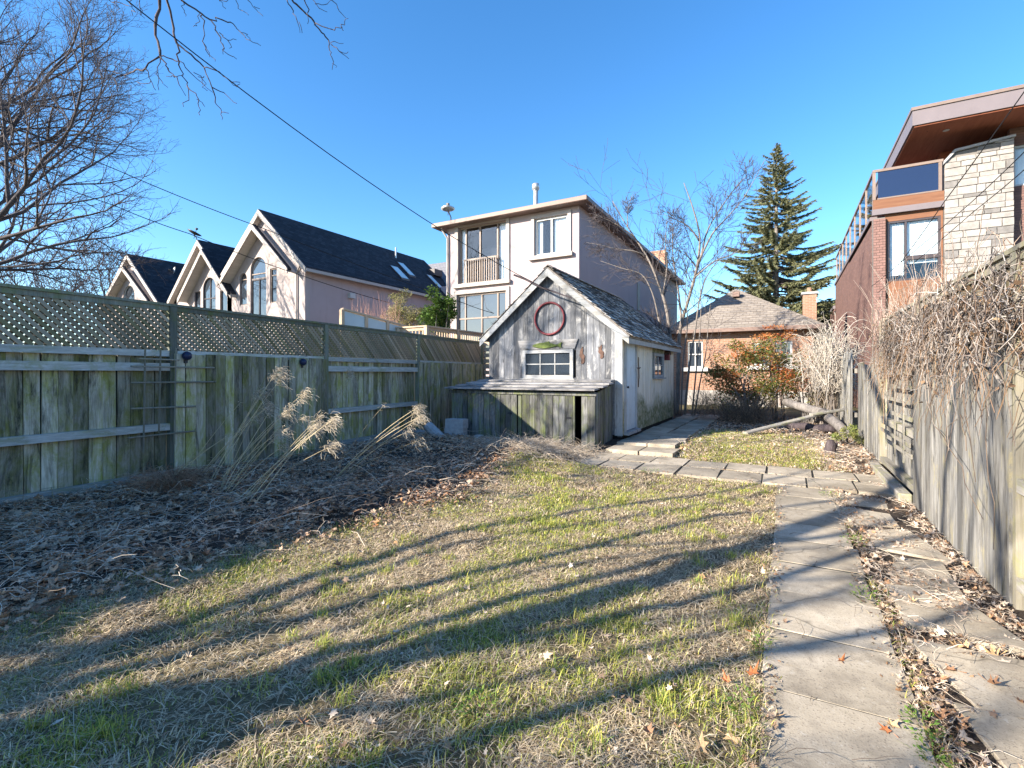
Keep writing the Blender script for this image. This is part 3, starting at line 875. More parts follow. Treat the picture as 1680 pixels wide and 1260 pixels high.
mid = (a_ + b_)/2 + Vector((0, 0, -.03))
tag(MB().tube([a_, a_*.6+mid*.4+Vector((0,.02,.02)), mid, b_], [.022, .026, .022, .012], 7).build('pole', M['bark_dark']), 'bare weathered pole sticking out across the shed gable peak', 'pole')

# ------------------------------------------------------------------ coop in front of the shed
CL, CR, CF, CB = -6.55, -3.17, 8.91, 9.87
coop = thing('coop', ((CL+CR)/2, 9.4, 0), 'low mossy plank coop with a layered board roof against the shed front', 'coop')
gaps = [(-4.88, -4.79), (-3.60, -3.46)]
x = CL
while x < CR - .03:
    w = min(rng.uniform(.12, .17), CR - x)
    a, b_ = x + .004, x + w - .004
    for g0, g1 in gaps:
        if a < g1 and b_ > g0:
            if a < g0 - .03: b_ = g0
            elif b_ > g1 + .03: a = g1
            else: a = b_
    if b_ - a > .02:
        lean = rng.uniform(-.006, .006); yo = rng.uniform(-.008, .004)
        MB().prism([(a, -.08), (b_, -.08), (b_+lean, 1.12), (a+lean, 1.12)], CF-.02+yo, CF+yo).build('board', M['coop_board'], coop)
    x += w
for yv in np.arange(CF+.01, CB-.05, .125):
    MB().box(CR-.02, CR + rng.uniform(0, .008), yv+.006, yv+.119, -.05, 1.12 + .15*(yv-CF)).build('board', M['coop_board'], coop)
MB().box(CL+.001, CL+.02, CF+.01, CB, -.05, 1.15).build('side_wall', M['coop_board'], coop)
MB().box(CL+.03, CR-.03, CB-.02, CB, -.02, 1.2).build('void_dark_sheet', M['black'], coop)  # added black sheet standing in for the coop's dark inside
for xp in (CL+.05, -4.83, -3.66, CR-.06):
    MB().box(xp-.04, xp+.04, CF+.005, CF+.08, -.06, 1.13).build('post', M['post'], coop)
MB().box(CL-.06, CR+.02, CF-.045, CF-.022, 1.06, 1.125).build('fascia', M['coop_board'], coop)
for k in range(4):
    y0, y1 = CF-.16 + k*.26, CF+.15 + k*.265
    z0 = 1.15 + k*.052
    xa, xb = CL-.08 + .12*k + rng.uniform(-.05, .05), CR+.06 + rng.uniform(-.05, .08)
    MB().add([(xa,y0,z0),(xb,y0,z0+.012),(xb,y1,z0+.03),(xa,y1,z0+.02),(xa,y0,z0+.03),(xb,y0,z0+.042),(xb,y1,z0+.06),(xa,y1,z0+.05)],
             [(3,2,1,0),(4,5,6,7),(0,1,5,4),(1,2,6,5),(2,3,7,6),(3,0,4,7)]).build('roof_plank', M['coop_roof'], coop)
for xh, z in ((-3.72, .62), (-5.05, .66)):
    MB().box(xh-.05, xh+.05, CF-.034, CF-.021, z-.02, z+.02).build('latch', M['dark_iron'], coop)

# ------------------------------------------------------------------ concrete blocks, broken stones
def blk(c, rz, sz, name='concrete_block', lab='', cat='block', grp=None):
    w, d, h = sz
    t = thing(name, c, lab, cat, grp)
    m = MB()
    m.box(-w/2, w/2, -d/2, -d/2+.035, 0, h).box(-w/2, w/2, d/2-.035, d/2, 0, h)
    m.box(-w/2, -w/2+.035, -d/2+.036, d/2-.036, 0, h).box(w/2-.035, w/2, -d/2+.036, d/2-.036, 0, h).box(-.018, .018, -d/2+.036, d/2-.036, 0, h)
    m.xf(Matrix.Translation(c) @ Matrix.Rotation(rz, 4, 'Z')).build('shell', M['block'], t)
    MB().box(-w/2+.037, w/2-.037, -d/2+.037, d/2-.037, h-.03, h-.006).xf(Matrix.Translation(c) @ Matrix.Rotation(rz, 4, 'Z')).build('web', M['block'], t)
bp = atY(748, 735, 8.25)
bz0 = G(bp.x, 8.25) + .0
blk((bp.x, 8.25, bz0), .18, (.42, .22, .19), lab='lower grey concrete block of the stack beside the coop', grp='concrete blocks beside the coop')
blk((bp.x+.02, 8.25, bz0 + .192), .10, (.42, .22, .19), lab='upper grey concrete block of the stack beside the coop', grp='concrete blocks beside the coop')
def rock(name, c, s, seed, mat, lab, cat='stone', grp=None, flat=.7):
    r_ = random.Random(seed); bm = bmesh.new()
    bmesh.ops.create_icosphere(bm, subdivisions=2, radius=1)
    ax = (r_.uniform(.8, 1.2), r_.uniform(.6, 1.0), flat*r_.uniform(.8, 1.1))
    ph = [r_.uniform(0, 6) for _ in range(6)]
    for v in bm.verts:
        n = 1 + .16*math.sin(v.co.x*3+ph[0]) + .14*math.sin(v.co.y*4+ph[1]) + .12*math.sin(v.co.z*5+ph[2]) + r_.uniform(-.05, .05)
        v.co = Vector((v.co.x*ax[0], v.co.y*ax[1], v.co.z*ax[2])) * n * s
    me = bpy.data.meshes.new(name); bm.to_mesh(me); bm.free(); me.materials.append(mat)
    o = link_mesh(name, me, None, c); o.rotation_euler.z = r_.uniform(0, 6)
    return tag(o, lab, cat, grp)
pp = atY(716, 722, 7.9)
chunk = MB().tube([(-.30, 0, 0), (-.28, 0, 0), (.28, 0, 0), (.30, 0, 0)], [.09, .105, .105, .09], 10)
chunk.xf(Matrix.Translation((pp.x, 7.9, .26)) @ Matrix.Rotation(-.15, 4, 'Z') @ Matrix.Rotation(.55, 4, 'Y'))
tag(chunk.build('concrete_pipe', M['block']), 'pale mossy broken concrete post leaning left of the block stack', 'concrete post')
for px, py, Y, s, sd, lab in ((690, 718, 8.0, .13, 3, 'pale rock left of the leaning concrete post'), (668, 726, 7.6, .10, 4, 'flat pale rock at the foot of the left fence'),
                          (785, 724, 8.3, .10, 5, 'white stone chip right of the concrete blocks'), (800, 733, 8.0, .06, 6, 'tiny white stone chip right of the blocks near the coop'),
                          (190, 796, 3.2, .06, 7, 'small pale stone at the left fence foot, left of two'), (322, 808, 3.7, .045, 8, 'small pale stone right of the dry brown tuft by the left fence')):
    c = onG(px, py + 4, .12) if px < 400 else atY(px, py, Y)
    c.z = G(c.x, c.y) + s*.35
    rock('stone', c, s, sd, M['stone_a'], lab)

# ------------------------------------------------------------------ houses
def arch_poly(x0, x1, z0, z1, n=12):
    """rectangle with a half-round (or flatter) head whose crown is z1"""
    r = (x1-x0)/2; rise = min(r, (z1-z0)*.6); cx = (x0+x1)/2; zs = z1 - rise
    return [(x0, z0), (x1, z0)] + [(cx + r*math.cos(math.pi*i/n), zs + rise*math.sin(math.pi*i/n)) for i in range(n+1)]

class Facade:
    """a wall in the XZ plane, its front at y; openings are carved and glazed"""
    def __init__(s, parent, poly, y, th, mat, name='wall'):
        s.p, s.y, s.th = parent, y, th
        s.o = MB().prism(poly, y, y+th).build(name, mat, parent)
        s.c = MB(); s.todo = []
    def win(s, x0, x1, z0, z1, cols=(), rows=(), frame='frame_white', glass='glass', arch=False, fw=.06, rec=.10, trim=None, sill=None, curtain=None):
        poly = arch_poly(x0, x1, z0, z1) if arch else [(x0,z0),(x1,z0),(x1,z1),(x0,z1)]
        cut(s.o, MB().prism(poly, s.y-.3, s.y+s.th+.3))
        s.todo.append((x0,x1,z0,z1,cols,rows,frame,glass,arch,fw,rec,trim,sill,curtain)); return s
    def done(s):
        for (x0,x1,z0,z1,cols,rows,frame,glass,arch,fw,rec,trim,sill,curtain) in s.todo:
            yg = s.y + rec; m = MB()
            W_, H_ = x1-x0, z1-z0
            if arch:
                P = arch_poly(x0, x1, z0, z1, 14)[1:]      # from lower right over the crown to upper left
                P = P + [(x0, z0)]
                cx, cz = (x0+x1)/2, (z0+z1)/2
                for a, b in zip(P[:-1], P[1:]):
                    m.beam((a[0], yg, a[1]), (b[0], yg, b[1]), .09, fw*1.6, up=(0, 1, 0)) if False else m.tube([(a[0], yg, a[1]), (b[0], yg, b[1])], fw*.8, 6)
                m.box(x0, x1, yg-.04, yg+.04, z0, z0+fw)
            else:
                m.box(x0, x0+fw, yg-.05, yg+.05, z0, z1).box(x1-fw, x1, yg-.05, yg+.05, z0, z1)
                m.box(x0+fw+.001, x1-fw-.001, yg-.05, yg+.05, z1-fw, z1).box(x0+fw+.001, x1-fw-.001, yg-.05, yg+.05, z0, z0+fw)
            for c in cols: m.box(x0+W_*c-fw*.4, x0+W_*c+fw*.4, yg-.045, yg+.045, z0+fw, z1-(fw if not arch else fw*1.2))
            for r in rows: m.box(x0+fw*.8, x1-fw*.8, yg-.043, yg+.043, z0+H_*r-fw*.4, z0+H_*r+fw*.4)
            w = m.build('window', M[frame], s.p)
            if arch:
                MB().prism(arch_poly(x0+.01, x1-.01, z0+.01, z1-.01), yg+.0, yg+.012).build('pane', M[glass], w)
            else:
                cs = [0] + list(cols) + [1]; rs = [0] + list(rows) + [1]
                for i in range(len(cs)-1):
                    for j in range(len(rs)-1):
                        MB().box(x0+W_*cs[i]+fw*.4, x0+W_*cs[i+1]-fw*.4, yg, yg+.012, z0+H_*rs[j]+fw*.4, z0+H_*rs[j+1]-fw*.4).build('pane', M[glass], w)
            if glass == 'glass_clear':
                MB().box(x0-.05, x1+.05, yg+.9, yg+.92, z0-.05, z1+.05).build('room_backdrop', M['interior'], w)
            if curtain:
                for (a, b, c0, c1) in curtain:
                    n = 14; V = []; 
                    xs = [x0+W_*(a+(b-a)*i/n) for i in range(n+1)]
                    mm = MB(); 
                    for i in range(n):
                        ya, yb_ = yg+.08+.01*math.sin(i*2.1), yg+.08+.01*math.sin((i+1)*2.1)
                        mm.add([(xs[i],ya,z0+H_*c0),(xs[i+1],yb_,z0+H_*c0),(xs[i+1],yb_,z0+H_*c1),(xs[i],ya,z0+H_*c1)], [(0,1,2,3)])
                    mm.build('curtain', M['curtain'], w)
            if trim:
                t, tm = trim
                m = MB().box(x0-t, x0, s.y-.06, s.y-.001, z0-t*.3, z1+t).box(x1, x1+t, s.y-.06, s.y-.001, z0-t*.3, z1+t).box(x0+.001, x1-.001, s.y-.058, s.y-.001, z1, z1+t)
                m.build('window_trim', M[tm], w)
            if sill:
                MB().box(x0-.22, x1+.22, s.y-.16, s.y-.0, z0-.16, z0-.001).build('sill', M[sill], w)

# ---- gabled stucco houses, left
def gable_house(label, Y, apx, left, right, depth, inner, proj, walls='stucco_far', skyl=(), vent=None, over=.45):
    """apx/left/right: pixel of the roof apex and of the eave ends on the facade plane Y"""
    A, Lp, Rp = atY(*apx, Y), atY(*left, Y), atY(*right, Y)
    xa, za = A.x, A.z
    hw = max(xa - Lp.x, Rp.x - xa)
    s = (za - min(Lp.z, Rp.z)) / hw
    rz = lambda x: za - abs(x-xa)*s
    x0, x1 = xa - hw + over, xa + hw - over
    ze = rz(x1) - .12
    t = thing('gable_house', (xa, Y+depth/2, 0), label, 'house', 'gabled stucco houses beyond the left fence')
    yw = Y + .28
    # side and rear walls
    MB().box(x0, x0+.25, yw+.3, Y+depth, 0, ze).build('side_wall', M[walls], t)
    MB().box(x1-.25, x1, yw+.3, Y+depth, 0, ze).build('side_wall', M['stucco'], t)
    MB().prism([(x0+.25,0),(x1-.25,0),(x1-.25,ze),(xa,rz(xa)-.25),(x0+.25,ze)], Y+depth-.25, Y+depth-.01).build('rear_wall', M[walls], t)
    fac = Facade(t, [(x0,0),(x1,0),(x1,ze),(xa,rz(xa)-.2),(x0,ze)], yw, .299, M[walls])
    for sx in (-1, 1):
        xe = xa + sx*hw
        r_ = MB().prism([(xa, za), (xe, rz(xe)), (xe, rz(xe)-.14), (xa, za-.16)], Y-.02, Y+depth+.4).build('roof', M['roof_dark'], t)
        MB().prism([(xa, za-.03), (xe, rz(xe)-.03), (xe, rz(xe)-.34), (xa, za-.38)], Y-.08, Y-.022).build('bargeboard', M['trim_cream'], t)
        MB().prism([(xa, za-.19), (xe-sx*.02, rz(xe)-.19), (xe-sx*.02, rz(xe)-.23), (xa, za-.23)], Y+.0, yw-.002).build('soffit', M['soffit'], t)
        MB().box(xe-.09, xe+.06, Y-.02, Y+depth+.4, rz(xe)-.26, rz(xe)-.10).build('gutter', M['trim_cream'], t)
    # projecting inner gable
    if inner:
        iA, iL, iR = (atY(*p, Y-proj) for p in inner)
        ix = iA.x; ihw = max(ix-iL.x, iR.x-ix); isl = (iA.z - min(iL.z, iR.z))/ihw
        irz = lambda x: iA.z - abs(x-ix)*isl
        for sx in (-1, 1):
            xe = ix + sx*ihw
            MB().prism([(ix, iA.z), (xe, irz(xe)), (xe, irz(xe)-.12), (ix, iA.z-.13)], Y-proj, Y-.085).build('porch_roof', M['roof_dark'], t)
            MB().prism([(ix, iA.z-.02), (xe, irz(xe)-.02), (xe, irz(xe)-.30), (ix, iA.z-.33)], Y-proj-.06, Y-proj-.002).build('bargeboard', M['trim_cream'], t)
            MB().prism([(ix, iA.z-.15), (xe-sx*.02, irz(xe)-.15), (xe-sx*.02, irz(xe)-.2), (ix, iA.z-.2)], Y-proj, yw-.003).build('soffit', M['soffit'], t)
    for (sx0, sx1, sy0, sy1) in skyl:
        # skylights on the right slope: x range as fraction of the slope, y range in metres
        a, b = xa + hw*sx0, xa + hw*sx1
        m = MB().prism([(a, rz(a)+.02), (b, rz(b)+.02), (b, rz(b)+.12), (a, rz(a)+.12)], sy0, sy1)
        k = m.build('skylight', M['frame_dark'], t)
        MB().prism([(a+.06, rz(a+.06)+.121), (b-.06, rz(b-.06)+.121), (b-.06, rz(b-.06)+.128), (a+.06, rz(a+.06)+.128)], sy0+.06, sy1-.06).build('pane', M['frosted'], k)
    if vent:
        vx, vy = xa + hw*vent[0], vent[1]
        MB().tube([(vx, vy, rz(vx)-.1), (vx, vy, rz(vx)+.75)], .06, 8).build('vent_pipe', M['galv'], t)
    return t, fac, yw, (x0, x1, ze, xa, za, rz)

def PXW(a, b, c, d, y):
    p, q = atY(a, b, y), atY(c, d, y)
    return min(p.x, q.x), max(p.x, q.x), min(p.z, q.z), max(p.z, q.z)

t1, fac, yw, hi = gable_house('cream house with tall dark gabled roof and arched window behind the left fence', 17.0, (425, 343), (358, 450), (500, 437), 14.0,
                          ((414, 367), (362, 447), (468, 440)), .3,
                          skyl=((.52, .80, 25.2, 26.0), (.36, .66, 26.6, 27.3), (.5, .82, 29.2, 29.8)), vent=(.2, 27.2))
a = PXW(411, 424, 436, 456, yw); fac.win(*a, rows=(.25,), arch=True, frame='frame_tan', fw=.07)
a = PXW(411, 459, 437, 530, yw); fac.win(*a, cols=(.5,), frame='frame_dark', fw=.08)
a = PXW(393, 449, 405, 500, yw); fac.win(*a, rows=(.8,), frame='frame_tan', arch=True, fw=.06)
a = PXW(443, 441, 454, 496, yw); fac.win(*a, rows=(.8,), frame='frame_tan', fw=.06)
fac.done()
x0, x1, ze, xa, za, rz = hi
MB().tube([(x1-.25, yw-.08, ze-.05), (x1-.6, yw-.08, ze-.5), (x1-.6, yw-.08, 0)], .05, 8).build('downpipe', M['trim_cream'], t1)
MB().box(x1, x1+.2, 20.2, 20.6, ze-1.5, ze-1.2).build('wall_light', M['frame_white'], t1)
t2, fac, yw2, _ = gable_house('cream house with arched double door and a satellite dish on its gable peak', 17.0, (325, 393), (277, 492), (380, 480), 12.0,
                          ((331, 408), (292, 490), (372, 478)), .25)
a = PXW(333, 457, 354, 530, yw2); fac.win(*a, cols=(.5,), rows=(.55,), arch=True, frame='frame_dark', fw=.07)
a = PXW(319, 479, 329, 530, yw2); fac.win(*a, frame='frame_dark', fw=.06)
a = PXW(361, 477, 373, 530, yw2); fac.win(*a, frame='frame_dark', fw=.06)
fac.done()
t3, fac, yw3, _ = gable_house('farthest left cream gabled house with dark roof peeking over the lattice', 17.0, (209, 416), (172, 490), (262, 498), 12.0,
                          ((201, 436), (165, 492), (242, 492)), .25)
a = PXW(202, 470, 221, 530, yw3); fac.win(*a, arch=True, frame='frame_white', fw=.06)
fac.done()

def dish(name, c, r, aim, lab, foot, dm='galv'):
    t = thing(name, foot, lab, 'satellite dish', 'satellite dishes on the roofs')
    m = MB().lathe([(0, .0), (r*.35, r*.03), (r*.7, r*.12), (r, r*.25), (r*1.01, r*.25), (r*.7, r*.09), (0, -.03)], (0, 0, 0), 18)
    m.xf(Matrix.Translation(c) @ Vector(aim).to_track_quat('Z', 'Y').to_matrix().to_4x4()).build('reflector', M[dm], t, True)
    MB().tube([foot, (foot[0], foot[1], (foot[2]+c[2])/2), c], .03, 6).build('mast', M['dark_iron'], t)
    e = Vector(c) + Vector(aim).normalized()*r*.9
    MB().tube([Vector(c) - Vector((0, 0, r*.7)), e], .018, 6).build('arm', M['dark_iron'], t)
    MB().box(e.x-.06, e.x+.06, e.y-.06, e.y+.06, e.z-.05, e.z+.05).build('receiver', M['dark_iron'], t)
c = atY(318, 384, 17.1); dish('satellite_dish', c, .42, (.25, .35, 1), 'satellite dish seen from below on the peak of a gable', (c.x+.15, 17.2, c.z-.55), 'dark_iron')
c = atY(286, 446, 19.5); dish('satellite_dish', c, .36, (-.2, -1, .3), 'pale satellite dish on the dark roof of the farthest left house', (c.x+.1, 19.6, c.z-.7))
c = atY(735, 345, 19.2); dish('satellite_dish', c, .34, (-.1, .1, 1), 'flat satellite dish on the left roof corner of the tall stucco house', (c.x+.1, 19.3, c.z-.65))

# ---- grey roofed house behind
gh_t = thing('grey_roof_house', (-26, 34, 0), 'distant grey-roofed house between the dark roof and the tall stucco house', 'house')
a = atY(640, 428, 32); b = atY(800, 402, 32); e = atY(690, 470, 29)
MB().box(a.x, b.x, 29.4, 38, 0, e.z-.1).build('wall', M['stucco'], gh_t)
zr = atY(712, 424, 32).z
rfo = MB().prism([(29.0, e.z-1.6), (33.5, zr), (38.5, e.z-1.6), (38.5, e.z-1.75), (33.5, zr-.2), (29.0, e.z-1.75)], a.x-.3, b.x+.3, 'YZ').build('roof', M['roof_grey'], gh_t)
sk = atY(708, 447, 30.8)
MB().box(sk.x-.9, sk.x+.7, 30.3, 31.3, sk.z-.35, sk.z+.15).build('skylight', M['frame_dark'], rfo)

# ---- tall stucco house
HYf = 18.1
big = thing('stucco_house', (-11, 26, 0), 'tall three-storey pink cream stucco house with balcony window above the shed', 'house')
fl, fr_ = atY(734, 400, HYf).x, atY(950, 400, HYf).x
ez = atY(950, 336, HYf).z
fac = Facade(big, [(fl, 0), (fr_, 0), (fr_, ez), (fl, ez)], HYf, .35, M['stucco'])
a1 = PXW(752, 374, 831, 459, HYf); 
fac.win(*a1, cols=(.14, .44, .80), frame='frame_tan', glass='glass_clear', fw=.08, trim=(.16, 'trim_cream'), sill='trim_cream', rec=.14, curtain=((0, .13, 0, 1), (.82, 1, 0, 1)))
a2 = PXW(877, 360, 932, 414, HYf)
fac.win(*a2, cols=(.5,), frame='frame_white', glass='glass_clear', fw=.09, trim=(.14, 'trim_cream'), sill='trim_cream', curtain=((.55, 1, 0, 1), (.0, .2, 0, 1)))
a3 = PXW(750, 484, 831, 600, HYf)
fac.win(*a3, cols=(.16, .5, .82), rows=(.66,), frame='frame_tan', glass='glass', fw=.08, trim=(.16, 'trim_cream'))
fac.done()
m = MB()
wx0, wx1, wz0, wz1 = a1
bal = MB().box(wx0+.34, wx1-.45, HYf-.08, HYf-.04, wz0+1.02, wz0+1.09).build('balcony_rail', M['frame_tan'], big)
nb = 15
for i in range(nb):
    xx = wx0+.38 + (wx1-wx0-.87)*i/(nb-1)
    MB().box(xx-.02, xx+.02, HYf-.078, HYf-.042, wz0+.0, wz0+1.019).build('baluster', M['frame_tan'], bal)
MB().box(fr_-.35, fr_, HYf+.351, 38, 0, ez).build('side_wall', M['stucco'], big)
MB().box(fl, fl+.35, HYf+.351, 38, 0, ez).build('side_wall', M['stucco'], big)
MB().box(fl+.351, fr_-.351, 37.6, 38, 0, ez).build('rear_wall', M['stucco'], big)
sw = atX(1047, 480, fr_)
MB().box(fr_+.001, fr_+.03, sw.y-.25, sw.y+.25, sw.z-1.0, sw.z+.5).build('side_panel', M['eave_brown'], big)  # plain dark upright panel on the side wall
ov = .42
zr = ez + .05
MB().box(fl-ov, fr_+ov, HYf-ov, 38+ov, ez-.02, ez+.03).build('soffit', M['eave_brown'], big)
MB().box(fl-ov-.10, fr_+ov+.10, HYf-ov-.10, HYf-ov-.005, ez-.03, ez+.16).box(fr_+ov+.005, fr_+ov+.10, HYf-ov, 38+ov, ez-.03, ez+.16).box(fl-ov-.10, fl-ov-.005, HYf-ov, 38+ov, ez-.03, ez+.16).build('gutter', M['eave_brown'], big, bevel=.02)
mx = (fl+fr_)/2
V = [(fl-ov,HYf-ov,ez+.05),(fr_+ov,HYf-ov,ez+.05),(fr_+ov,38+ov,ez+.05),(fl-ov,38+ov,ez+.05),(mx,HYf+4,ez+.75),(mx,35,ez+.75)]
MB().add(V, [(0,1,4),(1,2,5,4),(2,3,5),(3,0,4,5),(3,2,1,0)]).build('roof', M['roof_grey'], big)
cp = atY(879, 330, 20.0)
ch = MB().tube([(cp.x, 20, ez+.05), (cp.x, 20, ez+1.75)], .11, 12).build('flue_pipe', M['galv'], big, True)
MB().lathe([(0, .30), (.15, .28), (.17, .2), (.17, .02), (.12, .0), (.12, -.02)], (cp.x, 20, ez+1.73), 12).build('flue_cap', M['galv'], ch, True)
MB().lathe([(.20, 0), (.20, .03), (.125, .08)], (cp.x, 20, ez+.12), 12).build('flue_collar', M['galv'], ch, True)
k = atX(1077, 430, fr_-1.5)
MB().box(atY(1064, 411, 39).x, atY(1091, 411, 39).x, 39.0, 40.0, 0, atY(1080, 411, 39).z).build('chimney', M['brick_orange_y'], big)
MB().tube([(fl-.15, HYf-.3, ez-.02), (fl+.06, HYf-.08, ez-.5), (fl+.06, HYf-.08, .2)], .045, 8).build('downpipe', M['trim_cream'], big)

# ---- brick bungalow
BY = 22.5
bx0, bx1 = -4.45, .95
bun = thing('brick_bungalow', (-1.8, 26, .15), 'orange brick bungalow with a tan hip roof at the end of the yard', 'house')
bez = 3.34
fac = Facade(bun, [(bx0, .1), (bx1, .1), (bx1, bez), (bx0, bez)], BY, .25, M['brick_orange'])
a = PXW(1128, 560, 1153, 603, BY); fac.win(*a, rows=(.5,), cols=(.5,), frame='frame_white', fw=.06, sill='frame_white')
a = PXW(1236, 562, 1262, 600, BY); fac.win(*a, rows=(.5,), frame='frame_white', fw=.08, sill='frame_white')
a = PXW(1272, 560, 1300, 600, BY); fac.win(*a, rows=(.5,), frame='frame_white', fw=.08, sill='frame_white')
fac.done()
MB().box(bx0, bx0+.25, BY+.251, 31, .1, bez).build('side_wall', M['brick_orange_y'], bun)
MB().box(bx1-.25, bx1, BY+.251, 31, .1, bez).build('side_wall', M['brick_orange_y'], bun)
MB().box(bx0-.04, bx1+.04, BY-.05, BY-.002, .08, .75).build('plinth', M['stone_a'], bun)
o_ = .4
pk = atY(1207, 474, 25.4)
V = [(bx0-o_,BY-o_,bez),(bx1+o_,BY-o_,bez),(bx1+o_,31.4,bez),(bx0-o_,31.4,bez),(pk.x,25.4,pk.z),(pk.x,28.6,pk.z)]
MB().add([V[0],V[1],V[4]], [(0,1,2)]).build('roof', M['roof_tan'], bun)
MB().add([V[1],V[2],V[5],V[4]], [(0,1,2,3)]).build('roof', M['roof_tan_y'], bun)
MB().add([V[0],V[4],V[5],V[3]], [(0,1,2,3)]).build('roof', M['roof_tan_y'], bun)
MB().add([V[2],V[3],V[5]], [(0,1,2)]).build('roof', M['roof_tan'], bun)
# shingle courses on the sunlit front hip
m = MB()
for i in range(14):
    f0 = i/14; f1 = f0 + 1/14
    pl = Vector(V[0]).lerp(Vector(V[4]), f0); pr = Vector(V[1]).lerp(Vector(V[4]), f0)
    ql = Vector(V[0]).lerp(Vector(V[4]), f1); qr = Vector(V[1]).lerp(Vector(V[4]), f1)
    up = Vector((0, -.5, .85))*.018
    m.add([pl+up, pr+up, qr+up*.1, ql+up*.1, pl, pr], [(0,1,2,3), (4,5,1,0)])
m.build('shingle_courses', M['roof_tan'], bun, kind='stuff')
MB().box(bx0-o_-.06, bx1+o_+.06, BY-o_-.07, BY-o_-.004, bez-.13, bez+.03).build('gutter', M['eave_brown'], bun, bevel=.015)
MB().box(bx0-o_, bx1+o_, BY-o_, BY-.003, bez-.05, bez-.005).build('soffit', M['eave_brown'], bun)
MB().box(bx0-o_-.06, bx0-o_+.0, BY-o_, 31.4, bez-.13, bez+.03).build('gutter', M['eave_brown'], bun)
cp = atY(1328, 500, 25.5)
ch = MB().box(cp.x-.26, cp.x+.26, 25.2, 25.75, bez, atY(1328, 484, 25.5).z).build('chimney', M['brick_orange'], bun)
ctz = atY(1328, 484, 25.5).z
MB().box(cp.x-.32, cp.x+.32, 25.14, 25.81, ctz+.002, ctz+.10).build('chimney_cap', M['block'], ch)
MB().tube([(cp.x, 25.5, ctz+.1), (cp.x, 25.5, ctz+.32)], [.11, .09], 10).build('chimney_pot', M['brick_orange'], ch)
p = atY(1208, 484, 24.6); MB().box(p.x-.14, p.x+.14, 24.35, 24.7, p.z-.1, p.z+.12).build('roof_vent', M['eave_brown'], bun)
MB().tube([(-.2, BY-.06, bez-.1), (-.2, BY-.06, .2)], .04, 8).build('downpipe', M['eave_brown'], bun)

# ---- modern house on the right
MX, MY = 2.42, 19.2
mod = thing('modern_house', (6, 26, 0), 'modern brown brick and stone house with glass balcony and deep cedar eave', 'house')
ztop = atX(1436, 352, MX).z
zt = lambda px, py: atY(px, py, MY).z
xw0, xw1 = atY(1453, 500, MY).x, atY(1549, 500, MY).x
xs1 = atY(1663, 400, MY).x
zb_top, zb_bot = zt(1500, 322), zt(1500, 345)
MB().box(MX, MX+.3, MY+.35, 33, 0, ztop).build('side_wall', M['brick_brown'], mod)
MB().box(MX-.05, MX+.34, MY+.35, 33.05, ztop+.002, ztop+.12).build('coping', M['fascia_metal'], mod)
MB().box(MX-.05, MX+3, 33.06, 36, 0, ztop-1.3).build('rear_wall', M['brick_brown'], mod)
MB().box(MX-.1, MX+3.1, 33.051, 36.1, ztop-1.3, ztop-1.12).build('rear_roof', M['fascia_metal'], mod)
# brick pier of single bricks
pier = MB().box(MX+.012, xw0-.012, MY+.012, MY+.349, 0, ztop-.02).build('pier', M['mortar'], mod)
brick_me = None
z = 2.0; row = 0
while z < ztop - .09:
    W_ = xw0 - MX
    cuts = [0, .5, 1] if row % 2 == 0 else [0, .26, .76, 1]
    for a, b in zip(cuts[:-1], cuts[1:]):
        MB().box(MX + W_*a + .004, MX + W_*b - .004, MY - rng.uniform(0, .004), MY+.05, z+.005, z+.077).build('brick', M['brick_piece'], pier)
    z += .083; row += 1
# window wall between pier and stone chimney
zw_top, zw_bot = zt(1500, 357), zt(1500, 442)
fac = Facade(mod, [(xw0+.002, 0), (xw1-.002, 0), (xw1-.002, zb_bot), (xw0+.002, zb_bot)], MY+.12, .2, M['cedar_band'])
fac.win(xw0+.05, xw1-.05, zw_bot-.3, zw_top, cols=(.36,), rows=(), frame='frame_dark', glass='glass_clear', fw=.06, rec=.06, curtain=((.08, .33, .1, 1), (.40, .98, .28, 1)))
fac.done()
bxx = xw0+.05 + (xw1-xw0-.1)*.38
MB().box(bxx, xw1-.06, MY+.115, MY+.2, zw_bot+.34, zw_bot+.46).build('window_transom', M['frame_dark'], mod)
MB().box(MX-.03, xw1-.001, MY-.02, MY+.118, zb_bot+.001, zb_bot+.18).build('balcony_band', M['fascia_metal'], mod)
MB().box(MX-.001, xw1-.001, MY-.005, MY+.118, zb_bot+.182, zb_top+.05).build('balcony_kerb', M['cedar_band'], mod)
MB().box(MX, xs1+3, MY+.36, 26, zb_bot-.2, zb_bot).build('balcony_floor', M['fascia_metal'], mod)
# glass balustrade
zr_ = zt(1500, 270)
bal = MB().box(MX-.02, xw1-.02, MY-.02, MY+.05, zr_-.05, zr_+.03).build('balustrade', M['rail_metal'], mod)
MB().box(MX+.12, xw1-.1, MY+.01, MY+.022, zb_top+.1, zr_-.06).build('pane', M['glass_blue'], bal)
for xx in (MX+.02, xw1-.09):
    MB().box(xx-.04, xx+.04, MY-.012, MY+.045, zb_top+.052, zr_-.051).build('post', M['rail_metal'], bal)
MB().box(MX+.1, xw1-.12, MY-.008, MY+.04, zb_top+.055, zb_top+.095).build('bottom_rail', M['rail_metal'], bal)
MB().box(MX-.02, MX+.05, MY+.06, 33, zr_-.05, zr_+.03).build('side_balustrade', M['rail_metal'], mod)
for k in range(9):
    yy = MY + .1 + k*1.62
    MB().box(MX-.015, MX+.045, yy-.03, yy+.03, ztop+.121, zr_-.051).build('post', M['rail_metal'], bal)
    if k < 8: MB().box(MX+.01, MX+.022, yy+.06, yy+1.56, ztop+.2, zr_-.08).build('pane', M['glass_clear'], bal)
